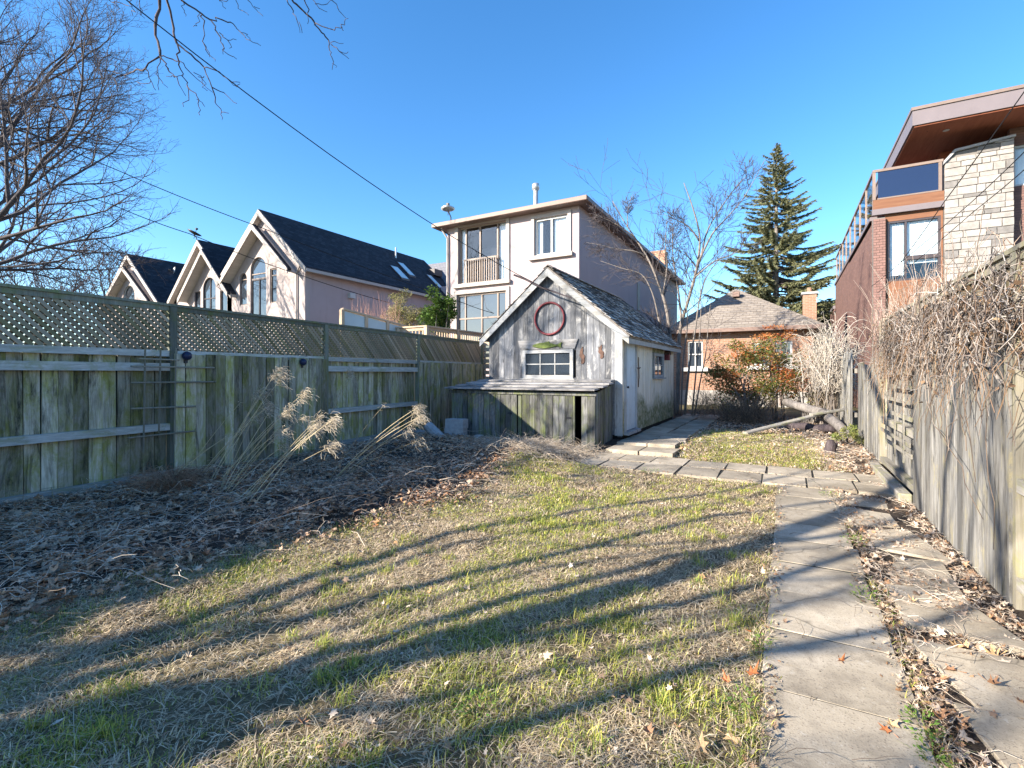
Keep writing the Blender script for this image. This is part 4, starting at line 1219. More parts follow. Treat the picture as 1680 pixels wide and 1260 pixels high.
# stone chimney of single stones
zst = zt(1600, 238)
core = MB().prism([(xw1+.012, 0), (xs1-.012, 0), (xs1-.012, zst-.01), (xw1+.25, zst-.14), (xw1+.012, zst-.42)], MY-.03, MY+1.2).build('stone_chimney', M['mortar'], mod)
z = 2.2
while z < zst - .02:
    h = rng.choice([.11, .14, .17, .21, .24])
    h = min(h, zst - z)
    x = xw1
    while x < xs1 - .02:
        w = rng.uniform(.18, .52)
        if xs1 - (x + w) < .15: w = xs1 - x
        xa_, xb_ = x + .009, x + w - .009
        z1 = z + h - .014
        lim = lambda xx: zst - .42 + (.28/.25)*(xx-xw1) if xx < xw1+.25 else zst - .14 + .14*(xx-xw1-.25)/(xs1-xw1-.25)
        if z1 <= lim((xa_+xb_)/2) + .02 and h > .04:
            o = -.045 - rng.uniform(0, .03)
            j = lambda: rng.uniform(-.006, .006)
            MB().prism([(xa_+j(), z+j()), (xb_+j(), z+j()), (xb_+j(), z1+j()), (xa_+j(), z1+j())], MY+o, MY+.05).build('stone', M[rng.choice(['stone_a','stone_a','stone_b','stone_c','stone_c'])], core, bevel=.008)
        x += w
    z += h
MB().prism([(xw1-.02, zst-.43), (xw1+.25, zst-.12), (xs1+.02, zst+.02), (xs1+.02, zst+.09), (xw1+.22, zst-.05), (xw1-.02, zst-.34)], MY-.11, MY+1.25).build('chimney_coping', M['block'], mod)
# right of the chimney
xr = xs1 + 4
fac = Facade(mod, [(xs1+.005, 0), (xr, 0), (xr, zt(1672, 190)), (xs1+.005, zt(1672, 190))], MY+.3, .2, M['brick_brown'], 'wall')
fac.win(xs1+.08, xs1+2.2, zt(1672, 300), zt(1672, 232), frame='frame_white', glass='glass_clear', cols=(.5,), curtain=((0, .5, 0, 1),))
fac.done()
# roof with deep eave; its corner and left edge taken along the house
rc1 = atY(1497, 182, 18.0); rzb = atY(1497, 208, 18.0).z
rfm = MB().box(rc1.x, xr+1, 18.0, 33, rzb+.03, rc1.z).build('roof', M['fascia_metal'], mod)
MB().box(rc1.x-.03, xr+1, 17.965, 33, rc1.z+.001, rc1.z+.09).build('roof_edge', M['rail_metal'], rfm)
MB().box(rc1.x+.05, xr+1, 18.05, 32.9, rzb-.01, rzb+.029).build('eave_soffit', M['wood_soffit'], rfm)
MB().box(rc1.x+1.15, xr, MY+1.3, MY+1.5, zb_bot, rzb-.012).build('upper_wall', M['wood_soffit'], mod)
MB().box(rc1.x+1.15, rc1.x+1.35, MY+1.51, 30, zb_bot, rzb-.012).build('upper_side_wall', M['wood_soffit'], mod)
MB().lathe([(0,0),(.07,0),(.08,-.012),(0,-.014)], (rc1.x+.9, 18.7, rzb-.012), 12).build('soffit_lamp', M['frame_white'], rfm)

# ------------------------------------------------------------------ neighbour's deck and glass screen
dk = thing('deck', (-9.6, 12, 0), 'timber deck with baluster railing beyond the left fence', 'deck')
cx_, cy_ = -8.6, 10.5
zt_ = atY(700, 534, cy_).z
xl = atY(614, 540, cy_).x
ye = atX(795, 553, cx_).y
MB().box(xl-1, cx_+.05, cy_-.05, ye+.2, zt_-1.12, zt_-1.0).build('floor', M['deck_rail'], dk)
MB().box(xl-1, cx_+.02, cy_-.0, cy_+.03, 0, zt_-1.13).build('skirt', M['deck_wood'], dk)
rl = MB().box(xl, cx_+.06, cy_-.06, cy_+.06, zt_-.04, zt_).box(cx_-.06, cx_+.06, cy_+.061, ye, zt_-.04, zt_).build('railing', M['deck_rail'], dk)
MB().box(xl, cx_-.05, cy_-.02, cy_+.02, zt_-.13, zt_-.045).box(cx_-.02, cx_+.02, cy_+.05, ye, zt_-.13, zt_-.045).box(xl, cx_-.05, cy_-.02, cy_+.02, zt_-.92, zt_-.84).box(cx_-.02, cx_+.02, cy_+.05, ye, zt_-.92, zt_-.84).build('railing_rail', M['deck_rail'], rl)
for (x, y) in [(cx_, cy_), (xl, cy_), ((xl+cx_)/2, cy_), (cx_, (cy_+ye)/2-.05), (cx_, ye-.06)]:
    MB().box(x-.05, x+.05, y-.05, y+.05, zt_-1.0, zt_-.041).build('post', M['deck_wood'], rl)
nb = 15
for i in range(nb):
    x = xl+.06 + (cx_-xl-.12)*(i+.5)/nb
    MB().box(x-.014, x+.014, cy_-.014, cy_+.014, zt_-.839, zt_-.131).build('baluster', M['deck_wood'], rl)
nb = 24
for i in range(nb):
    y = cy_+.06 + (ye-cy_-.12)*(i+.5)/nb
    MB().box(cx_-.014, cx_+.014, y-.014, y+.014, zt_-.839, zt_-.131).build('baluster', M['deck_wood'], rl)
for (x, y) in [(cx_-.05, cy_+.05), (xl-.9, cy_+.05), (cx_-.05, ye), (xl-.9, ye)]:
    MB().box(x-.06, x+.06, y-.06, y+.06, 0, zt_-1.121).build('leg', M['deck_wood'], dk)

GXs = -9.7
p0, p1 = atX(561, 506, GXs), atX(702, 545, GXs)
gs = thing('glass_screen', (GXs, 10, 0), 'privacy screen of frosted glass panels in a timber frame beyond the left fence', 'screen')
ys = np.linspace(p0.y, p1.y + .6, 6)
zf = lambda y: p0.z + (p1.z-p0.z)*(y-p0.y)/(p1.y-p0.y)
for i, y in enumerate(ys):
    MB().box(GXs-.045, GXs+.045, y-.045, y+.045, 0, zf(y)-.03).build('post', M['deck_wood'], gs)
for i in range(5):
    a, b = ys[i], ys[i+1]
    za_, zb_ = zf(a), zf(b)
    MB().beam((GXs, a, za_-.01), (GXs, b, zb_-.01), .10, .045).build('cap_rail', M['deck_rail'], gs)
    MB().prism([(a+.05, za_-.62), (b-.05, zb_-.62), (b-.05, zb_-.05), (a+.05, za_-.05)], GXs-.01, GXs+.01, 'YZ').build('panel', M['frosted'], gs)
    MB().prism([(a+.05, .3), (b-.05, .3), (b-.05, zb_-.63), (a+.05, za_-.63)], GXs-.015, GXs+.015, 'YZ').build('lower_board', M['deck_wood'], gs)
# gap filler between fence and shed: slatted return
rt = thing('slat_gate', (-7.5, 12.15, 0), 'narrow slatted timber return closing the gap between left fence and shed', 'gate')
for k in range(15):
    MB().box(-7.9, -6.28, 12.2, 12.22, .1+k*.17, .1+k*.17+.11).build('slat', M['deck_wood'], rt)
for x in (-7.85, -6.35):
    MB().box(x-.04, x+.04, 12.221, 12.3, 0, 2.65).build('post', M['deck_wood'], rt)

# ------------------------------------------------------------------ overhead wires
def wire(pts, lab, r=.012, sag=.0):
    P = []
    for i in range(len(pts)-1):
        a, b = Vector(pts[i]), Vector(pts[i+1])
        n = 14
        for k in range(n + (1 if i == len(pts)-2 else 0)):
            t = k/n; p = a.lerp(b, t); p.z -= 4*sag*t*(1-t); P.append(p)
    tag(MB().tube(P, r, 5).build('overhead_wire', M['wire']), lab, 'wire')
wire([atZ(120, -70, 5.0), atZ(905, 478, 10.4)], 'long black service wire running from the upper left down to the shed peak', .007, .28)
wire([atZ(-60, 165, 14), atZ(190, 278, 15.5), atZ(425, 372, 17.5), atZ(760, 497, 21), atZ(835, 520, 21.5)], 'upper of the two thin wires crossing the dark gabled roof', .014, .05)
wire([atZ(-60, 245, 14), atZ(190, 338, 15.5), atZ(310, 383, 16.5), atZ(480, 447, 19), atZ(640, 497, 21)], 'lower of the two thin wires, passing the dish on the gable peak', .014, .04)
wire([atZ(1730, 80, 7), atZ(1550, 330, 9.5), atZ(1478, 430, 13)], 'steep wire crossing the cedar eave and stone chimney of the modern house', .009, .02)
wire([atZ(1730, 200, 7), atZ(1590, 335, 10), atZ(1430, 470, 14)], 'upper slanting wire in front of the stone chimney', .008, .02)
wire([atZ(1730, 235, 7), atZ(1600, 345, 10), atZ(1440, 480, 14)], 'lower slanting wire in front of the stone chimney', .008, .02)

# ------------------------------------------------------------------ trees
KP = 7
def grow(out, p, d, L, r, lvl, S, rg):
    pts, rad = [p.copy()], [r]
    d = d.normalized(); st = L/(KP-1); ds = [d.copy()]
    w, tp = S['wander'][lvl], S['trop'][lvl]
    for i in range(1, KP):
        d = (d + Vector((rg.gauss(0, w), rg.gauss(0, w), rg.gauss(0, w))) + Vector((0, 0, tp))).normalized()
        p = p + d*st
        pts.append(p.copy()); ds.append(d.copy())
        rad.append(r*(1 - (1-S['taper'][lvl])*i/(KP-1)))
    out.append((lvl, pts, rad))
    if lvl >= S['max']: return
    n = S['n'][lvl]; n = n + rg.choice((-1, 0, 0, 1)) if n > 3 else n
    az = rg.uniform(0, 6.28)
    for k in range(n):
        t = S['t0'][lvl] + (1-S['t0'][lvl])*(k+rg.uniform(.1, .9))/n
        f = t*(KP-1); i = min(int(f), KP-2); f -= i
        q = pts[i].lerp(pts[i+1], f); dd = ds[i].lerp(ds[i+1], f).normalized(); rr = rad[i]*(1-f)+rad[i+1]*f
        az += 2.4 + rg.uniform(-.5, .5)
        u = dd.orthogonal().normalized(); v = dd.cross(u)
        side = u*math.cos(az) + v*math.sin(az)
        an = R(rg.uniform(*S['ang'][lvl]))
        nd = dd*math.cos(an) + side*math.sin(an)
        grow(out, q, nd, L*S['lr'][lvl]*rg.uniform(.75, 1.2)*(1.15-.45*t), min(rr*.8, r*S['rr'][lvl]), lvl+1, S, rg)
    # the leader goes on
    if S.get('lead', True) and lvl > 0:
        grow(out, pts[-1], ds[-1], L*S['lr'][lvl]*.8, rad[-1], lvl+1, S, rg)

def branch_meshes(root, br, mat, minr=.004, split=1):
    tr_ = [(p, r) for l, p, r in br if l < split]
    cr_ = [(p, r) for l, p, r in br if l >= split]
    m = MB()
    for p, r in tr_: m.tube(p, list(r), 10)
    o1 = m.build('trunk', mat, root, True)
    P = np.array([[tuple(q) for q in p] for p, r in cr_]); Rr = np.maximum(np.array([r for p, r in cr_]), minr)
    big = Rr[:, 0] > .035
    Vs, Fs, off = [], [], 0
    for msk, sd_ in ((big, 6), (~big, 3)):
        if msk.any():
            V, Fc = np_tubes(P[msk], Rr[msk], sd_); Vs.append(V); Fs.append(Fc + off); off += len(V)
    fast_mesh('crown', np.concatenate(Vs), np.concatenate(Fs), mat, root, None, True, tuple(WL[root.name]))
    return o1

# the great bare tree at the left edge of the picture
rg = random.Random(5)
b0 = atZ(-150, 612, 19.0); b0.z = 0
t = thing('bare_tree', b0, 'large spreading bare tree with fine twigs at the left edge', 'tree')
S = dict(max=5, n=[10, 7, 6, 6, 5], t0=[.2, .2, .15, .12, .1], ang=[(28, 62), (28, 55), (25, 55), (25, 55), (25, 60)],
         lr=[.82, .60, .55, .50, .5], rr=[.55, .55, .5, .5, .5], wander=[.03, .09, .11, .13, .15, .18], trop=[.0, .05, .06, .05, .04, .03], taper=[.45, .35, .35, .4, .4, .45])
br = []
grow(br, b0, Vector((.04, .02, 1)), 10.5, .30, 0, S, rg)
def vis_left(q):
    z = -q.x*ST + q.y*CT; return z > 1 and (q.x*CT + q.y*ST)/z > -1.12
br = [b for b in br if b[0] < 2 or any(vis_left(q) for q in b[1][::3])]
print('great tree branches', len(br))
branch_meshes(t, br, M['bark_twig'], .005)

# small distant bare tree above the lattice
def small_tree(px, py, Z, h, lab, mat, seed, lean=(0, 0), r=.06, n=4, maxl=3, name='bare_tree', minr=.006):
    rg = random.Random(seed)
    b = atZ(px, py, Z); b.z = max(0, G(b.x, b.y)) if Z < 25 else 0
    t = thing(name, b, lab, 'tree')
    S = dict(max=maxl, n=[n+2, n, n, 3], t0=[.3, .25, .2, .2], ang=[(22, 50), (22, 50), (20, 50), (25, 50)], lr=[.6, .6, .55, .5], rr=[.5, .55, .5, .5],
             wander=[.05, .09, .12, .14, .16], trop=[.02, .04, .04, .03, .02], taper=[.3, .3, .35, .4, .4])
    br = []
    grow(br, b, Vector((lean[0], lean[1], 1)), h, r, 0, S, rg)
    branch_meshes(t, br, mat, minr)
    return t
small_tree(150, 612, 40, 8.5, 'small distant bare tree showing above the lattice at the far left', M['bark_dark'], 3, r=.16, n=6, maxl=4, minr=.014)
small_tree(60, 612, 34, 7.0, 'low distant bare tree behind the left lattice under the great tree', M['bark_dark'], 4, r=.16, n=6, maxl=4, minr=.012)

# yard trees beside the shed
def stem_tree(lab, stems, mat, cat='tree', name='bare_tree', minr=.005, dens=5):
    """stems: lists of pixel positions with a depth, bottom to top"""
    b = Vector(stems[0][0]); t = thing(name, (b.x, b.y, G(b.x, b.y)), lab, cat)
    m = MB(); br = []
    rg = random.Random(len(stems)*7 + int(b.x*10))
    S = dict(max=2, n=[4, 3], t0=[.2, .25], ang=[(25, 55), (25, 50)], lr=[.62, .6], rr=[.5, .5], wander=[.06, .08, .1], trop=[.03, .03, .02], taper=[.35, .4, .4])
    for pts, r0, r1 in [(s[:-1], s[-1][0], s[-1][1]) for s in stems]:
        # smooth the line
        P = [Vector(p) for p in pts]; Q = []
        for i in range(len(P)-1):
            a, b2, c, d = P[max(i-1, 0)], P[i], P[i+1], P[min(i+2, len(P)-1)]
            for k in range(4):
                u = k/4
                Q.append(.5*((2*b2) + (c-a)*u + (2*a-5*b2+4*c-d)*u*u + (3*b2-a-3*c+d)*u**3))
        Q.append(P[-1])
        n = len(Q); rad = [r0 + (r1-r0)*(i/(n-1))**.8 for i in range(n)]
        m.tube(Q, rad, 8)
        for k in range(dens):
            f = rg.uniform(.35, .98); i = min(int(f*(n-1)), n-2)
            d = (Q[i+1]-Q[i]).normalized(); u = d.orthogonal().normalized(); v = d.cross(u); az = rg.uniform(0, 6.28)
            nd = d*.75 + (u*math.cos(az)+v*math.sin(az))*.65
            grow(br, Q[i], nd, (Q[-1]-Q[0]).length*rg.uniform(.12, .27), rad[i]*.4, 0, S, rg)
    m.build('trunk', mat, t, True)
    P = np.array([[tuple(q) for q in p] for l, p, r in br]); Rr = np.maximum(np.array([r for l, p, r in br]), minr)
    V, Fc = np_tubes(P, Rr, 3)
    fast_mesh('crown', V, Fc, M['bark_twig'], t, None, True, tuple(WL[t.name]))
    return t
def ground_base(px, Y):
    d = ray(px, 612); s = Y/d.y; x = d.x*s
    return Vector((x, Y, G(x, Y)-.05))
def zz(px, py, Y): return atY(px, py, Y)
Yt = 17.0
stem_tree('slender bare multi-branched tree standing at the back corner of the shed',
  [[ground_base(1111, Yt), zz(1113,600,Yt), zz(1116,540,Yt), zz(1130,490,Yt-.2), zz(1143,440,Yt-.3), zz(1148,390,Yt-.3), zz(1138,345,Yt-.4), zz(1122,300,Yt-.5), (.085,.012)],
   [zz(1132,482,Yt-.2), zz(1150,420,Yt), zz(1160,380,Yt+.2), zz(1180,345,Yt+.3), zz(1205,310,Yt+.5), zz(1225,288,Yt+.6), (.04,.008)],
   [zz(1146,430,Yt-.3), zz(1168,385,Yt-.5), zz(1188,362,Yt-.8), zz(1220,325,Yt-1.0), zz(1255,262,Yt-1.2), (.035,.006)],
   [zz(1147,395,Yt-.3), zz(1130,372,Yt-.6), zz(1108,360,Yt-.9), zz(1090,352,Yt-1.1), (.03,.006)],
   [zz(1140,455,Yt-.3), zz(1170,430,Yt-.6), zz(1200,418,Yt-.9), zz(1225,402,Yt-1.1), (.03,.006)],
   [zz(1118,525,Yt), zz(1112,470,Yt+.3), zz(1104,420,Yt+.5), zz(1103,370,Yt+.7), (.045,.008)]], M['bark_pale'], dens=13)
Ys = 16.6
stem_tree('group of thin pale stems leaning right beside the shed path',
  [[ground_base(1123, Ys), zz(1131,600,Ys), zz(1140,545,Ys), zz(1150,480,Ys), zz(1168,440,Ys), zz(1205,400,Ys), (.045,.008)],
   [ground_base(1135, Ys+.1), zz(1141,620,Ys), zz(1147,560,Ys), zz(1150,500,Ys), zz(1146,440,Ys), (.03,.008)],
   [ground_base(1139, Ys-.1), zz(1148,630,Ys), zz(1158,580,Ys), zz(1163,520,Ys), zz(1170,470,Ys), (.028,.006)],
   [ground_base(1117, Ys+.2), zz(1121,590,Ys+.2), zz(1128,530,Ys+.2), zz(1124,480,Ys+.2), zz(1128,430,Ys+.2), (.03,.008)]], M['bark_pale'], dens=5)
Yh = 16.4
stem_tree('bare tree behind the shed with twigs spread over the tall stucco house',
  [[ground_base(1105, Yh), zz(1100,570,Yh), zz(1094,510,Yh), zz(1082,470,Yh), zz(1066,430,Yh), zz(1045,395,Yh), zz(1025,365,Yh), zz(1005,330,Yh), (.075,.010)],
   [zz(1088,482,Yh), zz(1094,440,Yh), zz(1092,400,Yh), zz(1094,360,Yh), (.03,.007)],
   [zz(1060,420,Yh), zz(1040,412,Yh-.3), zz(1010,408,Yh-.5), zz(985,402,Yh-.7), zz(962,398,Yh-.8), (.028,.005)],
   [zz(1048,398,Yh), zz(1030,380,Yh-.4), zz(1000,362,Yh-.7), zz(975,352,Yh-.9), (.026,.005)],
   [zz(1030,372,Yh), zz(1030,345,Yh+.3), zz(1038,318,Yh+.5), (.02,.005)],
   [zz(1080,520,Yh-.6), zz(1070,480,Yh-.7), zz(1052,450,Yh-.8), zz(1020,440,Yh-.9), zz(985,428,Yh-1.), (.03,.005)],
   [ground_base(1098, Yh-.4), zz(1092,580,Yh-.5), zz(1080,520,Yh-.6), (.05,.032)]], M['bark_pale'], dens=15)

# ------------------------------------------------------------------ spruce
def spruce():
    b = atY(1273, 612, 36.0); b.z = 0
    H = atY(1273, 234, 36.0).z
    t = thing('spruce_tree', b, 'tall dark spruce rising behind the brick bungalow', 'tree')
    MB().tube([b, b+Vector((0,0,H*.5)), b+Vector((.05,0,H*.98))], [.28, .16, .02], 10).build('trunk', M['bark_grey'], t, True)
    rg = random.Random(9); pos, dirs, siz = [], [], []; paths = []; prad = []
    z = 2.0
    while z < H - .2:
        f = z/H
        R_ = 6.3*(1-f)**.92 + .06
        for k in range(10):
            az = rg.uniform(0, 6.28); L = R_*rg.choice((.55, .75, .9, 1.0, 1.12))*rg.uniform(.9, 1.08)
            droop = .38*(1-f) ; p0 = b + Vector((0, 0, z + rg.uniform(-.15, .15)))
            pts = []
            for i in range(7):
                s = i/6
                rr = L*s
                dz = -droop*rr*(1-.55*s) + .16*L*max(0, s-.55)**1.2*2 + (.45*rr if f > .8 else 0)*.6
                pts.append(p0 + Vector((math.cos(az)*rr, math.sin(az)*rr, dz)))
            paths.append([tuple(q) for q in pts]); prad.append([.05*(1-f)+.012 - .004*i for i in range(7)])
            n = int(18 + 80*L)
            for j in range(n):
                s = rg.uniform(.12, 1.0)**.75; i = min(int(s*6), 5); q = pts[i].lerp(pts[i+1], s*6-i)
                d = (pts[i+1]-pts[i]).normalized(); sd_ = d.cross(Vector((0,0,1))).normalized()
                a = rg.uniform(-1.1, 1.1)
                nd = d*math.cos(a) + sd_*math.sin(a) + Vector((0, 0, rg.uniform(-.85, .2)))
                pos.append(tuple(q)); dirs.append(tuple(nd.normalized())); siz.append(rg.uniform(.16, .42)*(.38 + .62*(1-f))*(.55+.6*(1-s)+.25))
        z += .30 + .10*(1-f)
    V, Fc = np_tubes(np.array(paths), np.maximum(np.array(prad), .008), 4)
    fast_mesh('branches', V, Fc, M['bark_dark'], t, None, True, tuple(b))
    pos, dirs, siz = np.array(pos), np.array(dirs), np.array(siz)
    # each spray: a ragged little fan of needle shoots
    tv = [(0,-.02,0),(0,.02,0),(.5,.06,-.03),(1.1,.0,-.10),(.55,-.065,-.03),(.45,.17,-.04),(.5,-.18,-.04),(.5,0,.05)]
    tf = [(0,4,7),(0,7,2),(2,7,3),(7,4,3),(1,5,2),(0,4,6),(0,2,1)]
    D = dirs; U = np.cross(np.array([0,0,1.]), D); U /= np.linalg.norm(U, axis=1, keepdims=True)+1e-6; Wv = np.cross(D, U)
    roll = nr.uniform(-.9, .9, len(D))
    U2 = U*np.cos(roll)[:,None] + Wv*np.sin(roll)[:,None]; W2 = np.cross(D, U2)
    Mx = np.stack([D, U2, W2], axis=2)
    V, Fc = scatter(tv, tf, pos, Mx, siz*1.3)
    base = np.array([.22,.23,.125])[None]*nr.uniform(.6, 1.5, (len(D),1)) + nr.uniform(0, .02, (len(D),1))*np.array([1,.7,.1])
    fast_mesh('crown', V, Fc, M['vleaf'], t, np.repeat(base, len(tv), 0), False, tuple(b))
spruce()
def spruce_small(px, Y, hpx, R0, lab, seed):
    b = atY(px, 612, Y); b.z = 0; H = atY(px, hpx, Y).z
    t = thing('evergreen_tree', b, lab, 'tree')
    MB().tube([b, b+Vector((0,0,H*.95))], [.2, .02], 8).build('trunk', M['bark_grey'], t, True)
    g = np.random.default_rng(seed); n = 5200
    z = g.uniform(.06, 1, n)**.9; rr = R0*(1-z)**.7*np.sqrt(g.uniform(.2, 1, n)); az = g.uniform(0, 6.28, n)
    pos = np.stack([b.x+rr*np.cos(az), b.y+rr*np.sin(az), z*H + .3*np.sin(az*5)], 1)
    Mx = rotmats(az+g.uniform(-.6,.6,n), g.uniform(-.2,.7,n), g.uniform(-1,1,n))
    V, Fc = scatter([(0,-.05,0),(.5,.16,0),(1,0,-.05),(.5,-.16,.0)], [(0,1,2,3)], pos, Mx, g.uniform(.35,.75,n))
    c = np.array([.035,.05,.02])[None]*g.uniform(.5,1.5,(n,1))
    fast_mesh('crown', V, Fc, M['vleaf'], t, np.repeat(c, 4, 0), False, tuple(b))
spruce_small(1352, 40, 500, 3.0, 'dark evergreen behind the bungalow chimney', 2)

# ------------------------------------------------------------------ leafy shrubs
LV = [(0,0,0),(.35,.2,.05),(1,0,-.02),(.35,-.2,.05)]; LF = [(0,3,2,1)]
def leaf_shrub(name, lab, c, rad, n, cols, lsize, stems, seed, cat='shrub', group=None, clumps=26, mat='bark_grey'):
    g = np.random.default_rng(seed); rgs = random.Random(seed)
    c = Vector(c); base = Vector((c.x, c.y, G(c.x, c.y) if c.y < 20 and -7.5 < c.x < 1.3 else 0))
    t = thing(name, base, lab, cat, group)
    m = MB()
    cc = []
    for k in range(clumps):
        d = g.normal(size=3); d /= np.linalg.norm(d); r = g.uniform(.25, 1)**.6
        cc.append(np.array(c) + d*np.array(rad)*r)
    for k in range(stems):
        e = Vector(cc[k % clumps]); q = base + Vector((rgs.uniform(-.2,.2)*rad[0], rgs.uniform(-.2,.2)*rad[1], -.03))
        mid = q.lerp(e, .5) + Vector((rgs.uniform(-.15,.15), rgs.uniform(-.15,.15), .12))
        m.tube([q, mid, e], [.022, .014, .005], 5, False)
    m.build('stems', M[mat], t, True)
    cc = np.array(cc); w = g.integers(0, clumps, n)
    cr = np.array(rad)*g.uniform(.16, .34, (clumps, 1))
    d = g.normal(size=(n, 3)); d /= np.linalg.norm(d, axis=1, keepdims=True)
    pos = cc[w] + d*cr[w]*g.uniform(.2, 1.1, (n, 1))**.5
    pos[:, 2] = np.maximum(pos[:, 2], base.z + .03)
    Mx = rotmats(g.uniform(0, 6.28, n), g.uniform(-.9, .9, n), g.uniform(-1.2, 1.2, n))
    V, Fc = scatter(LV, LF, pos, Mx, lsize*g.uniform(.6, 1.3, n))
    cols = np.array(cols); cw = g.integers(0, len(cols), clumps)
    pick = np.where(g.uniform(size=n) < .6, cw[w], g.integers(0, len(cols), n))
    col = cols[pick]*g.uniform(.65, 1.35, (n, 1))
    fast_mesh('leaves', V, Fc, M['vleaf'], t, np.repeat(col, 4, 0), False, tuple(base))
    return t
p = zz(1235, 605, 15.2)
leaf_shrub('berry_bush', 'orange and green leaved bush in front of the brick bungalow', (p.x, 15.2, 1.42), (1.25, .9, 1.05), 11000,
           [(.12,.14,.03),(.16,.17,.04),(.09,.11,.03),(.42,.15,.05),(.36,.11,.04),(.24,.17,.06)], .085, 30, 4, 'bush', None, 46)
p = zz(1330, 600, 15.6)
leaf_shrub('berry_bush', 'sparse yellowish green bush right of the orange bush near the far fence', (p.x, 15.6, 1.3), (.75, .6, .9), 2600,
           [(.22,.20,.06),(.16,.16,.05),(.34,.18,.07)], .075, 16, 6, 'bush', None, 22)
p = zz(1278, 546, 15.8)
leaf_shrub('berry_bush', 'tuft of bright orange leaves under the bungalow eave', (p.x, 15.8, p.z), (.8, .4, .25), 900,
           [(.5,.16,.04),(.42,.12,.04),(.4,.2,.08)], .07, 10, 8, 'bush', None, 14)
p = zz(720, 505, 13.6)
leaf_shrub('evergreen_shrub', 'glossy green shrub beside the deck beyond the left fence', (p.x, 13.6, p.z-.1), (.75, .75, .85), 5200,
           [(.05,.10,.02),(.08,.14,.025),(.035,.075,.02)], .12, 10, 9, clumps=26)
p = zz(672, 505, 14.2)
leaf_shrub('dry_shrub', 'tan olive bushy shrub left of the glossy green one beyond the fence', (p.x, 14.2, p.z-.1), (1.1, .8, .75), 6200,
           [(.26,.23,.11),(.20,.20,.08),(.32,.28,.15)], .075, 18, 10, clumps=30)
p = zz(1405, 700, 11.4)
leaf_shrub('low_weed', 'small green weed at the foot of the right fence', (1.0, 11.3, .35), (.28, .45, .2), 900, [(.20,.24,.07),(.28,.28,.10)], .05, 8, 12, 'plant', None, 12)

# ------------------------------------------------------------------ twiggy things: strands
def strands(n, K, start, end, arch, wob, g, rad0, rad1):
    """n wavy lines from start to end (n,3) with an arch (n,) and wobble"""
    s = np.linspace(0, 1, K)[None, :, None]
    P = start[:, None]*(1-s) + end[:, None]*s
    P[:, :, 2] += arch[:, None]*4*(s[:, :, 0]*(1-s[:, :, 0]))
    w = g.normal(size=(n, K, 3))*wob; w = np.cumsum(w, axis=1); w -= w[:, :1]
    P = P + w
    Rr = rad0*(1-s[:, :, 0]) + rad1*s[:, :, 0]
    return P, np.broadcast_to(Rr, (n, K)).copy()
def strand_mesh(name, P, Rr, root, cols, g, mat='vcol', sides=3):
    V, Fc = np_tubes(P, Rr, sides)
    cols = np.array(cols); c = cols[g.integers(0, len(cols), len(P))]*g.uniform(.7, 1.3, (len(P), 1))
    return fast_mesh(name, V, Fc, M[mat], root, np.repeat(c, P.shape[1]*sides, 0), True, tuple(WL[root.name]) if root else (0, 0, 0))

# pale arching shrub over the far fence
g = np.random.default_rng(3)
c = zz(1352, 600, 14.6)
t = thing('pale_shrub', (c.x, 14.6, .15), 'bleached shrub of white arching twigs leaning over the far fence', 'shrub')
n = 520
st_ = np.array([c.x+.1, 14.6, .4]) + g.normal(size=(n, 3))*np.array([.2, .4, .15]); st_[:, 2] = g.uniform(1.0, 2.0, n)
az = g.uniform(0, 6.28, n); L = g.uniform(.3, .95, n)
en = st_ + np.stack([np.cos(az)*L*1.0, np.sin(az)*L*.9, g.uniform(-.35, 1.0, n)], 1)
en[:, 2] = np.clip(en[:, 2], .8, 3.05)
P, Rr = strands(n, 8, st_, en, g.uniform(.1, .45, n), .015, g, .0065, .004)
strand_mesh('twigs', P, Rr, t, [(.46,.41,.35), (.54,.49,.43), (.36,.31,.26)], g)
m = MB()
for k in range(9):
    a = Vector((c.x + rng.uniform(-.3, .3), 14.6 + rng.uniform(-.3, .3), .1))
    m.tube([a, a+Vector((rng.uniform(-.2,.2), rng.uniform(-.2,.2), .8)), a+Vector((rng.uniform(-.5,.5), rng.uniform(-.5,.5), 1.7))], [.02, .014, .008], 5, False)
m.build('stems', M['bark_pale'], t, True)

# dead vine heaped on the right fence
g = np.random.default_rng(8)
t = thing('vine', (1.3, 6, 1.2), 'tangle of dead brown vines heaped over the top of the right fence', 'vine')
def vine_part(n, y0, y1, zc, zs, xc, xs, cols, Lr, r0, r1, name, wob=.022, dz=(-.5, .2)):
    st_ = np.stack([g.normal(xc, xs, n), g.uniform(y0, y1, n), g.normal(zc, zs, n)], 1)
    L = g.uniform(*Lr, n); a = g.uniform(0, 6.28, n)
    en = st_ + np.stack([np.sin(a)*L*.22, np.cos(a)*L*.7, g.uniform(*dz, n)*L], 1)
    en[:, 0] = np.clip(en[:, 0], 1.05, 1.75)
    P, Rr = strands(n, 9, st_, en, g.uniform(-.1, .3, n), wob, g, r0, r1)
    P[:, :, 0] = np.minimum(P[:, :, 0], 1.9)
    strand_mesh(name, P, Rr, t, cols, g)['kind'] = 'stuff'
BR = [(.15,.12,.105), (.24,.205,.185), (.08,.065,.058), (.36,.325,.30), (.20,.13,.09), (.30,.265,.24)]
vine_part(760, 4.0, 8.6, 1.84, .14, 1.28, .09, BR, (.35, 1.0), .0042, .0025, 'tangle')
vine_part(420, 3.2, 7.5, 1.88, .14, 1.25, .10, BR, (.3, .9), .0038, .0022, 'tangle')
vine_part(300, 3.6, 9.6, 1.85, .15, 1.22, .05, [(.26,.22,.19), (.19,.14,.11), (.28,.18,.11)], (.4, 1.0), .0035, .002, 'hanging_stems', .016, (-1.0, -.5))
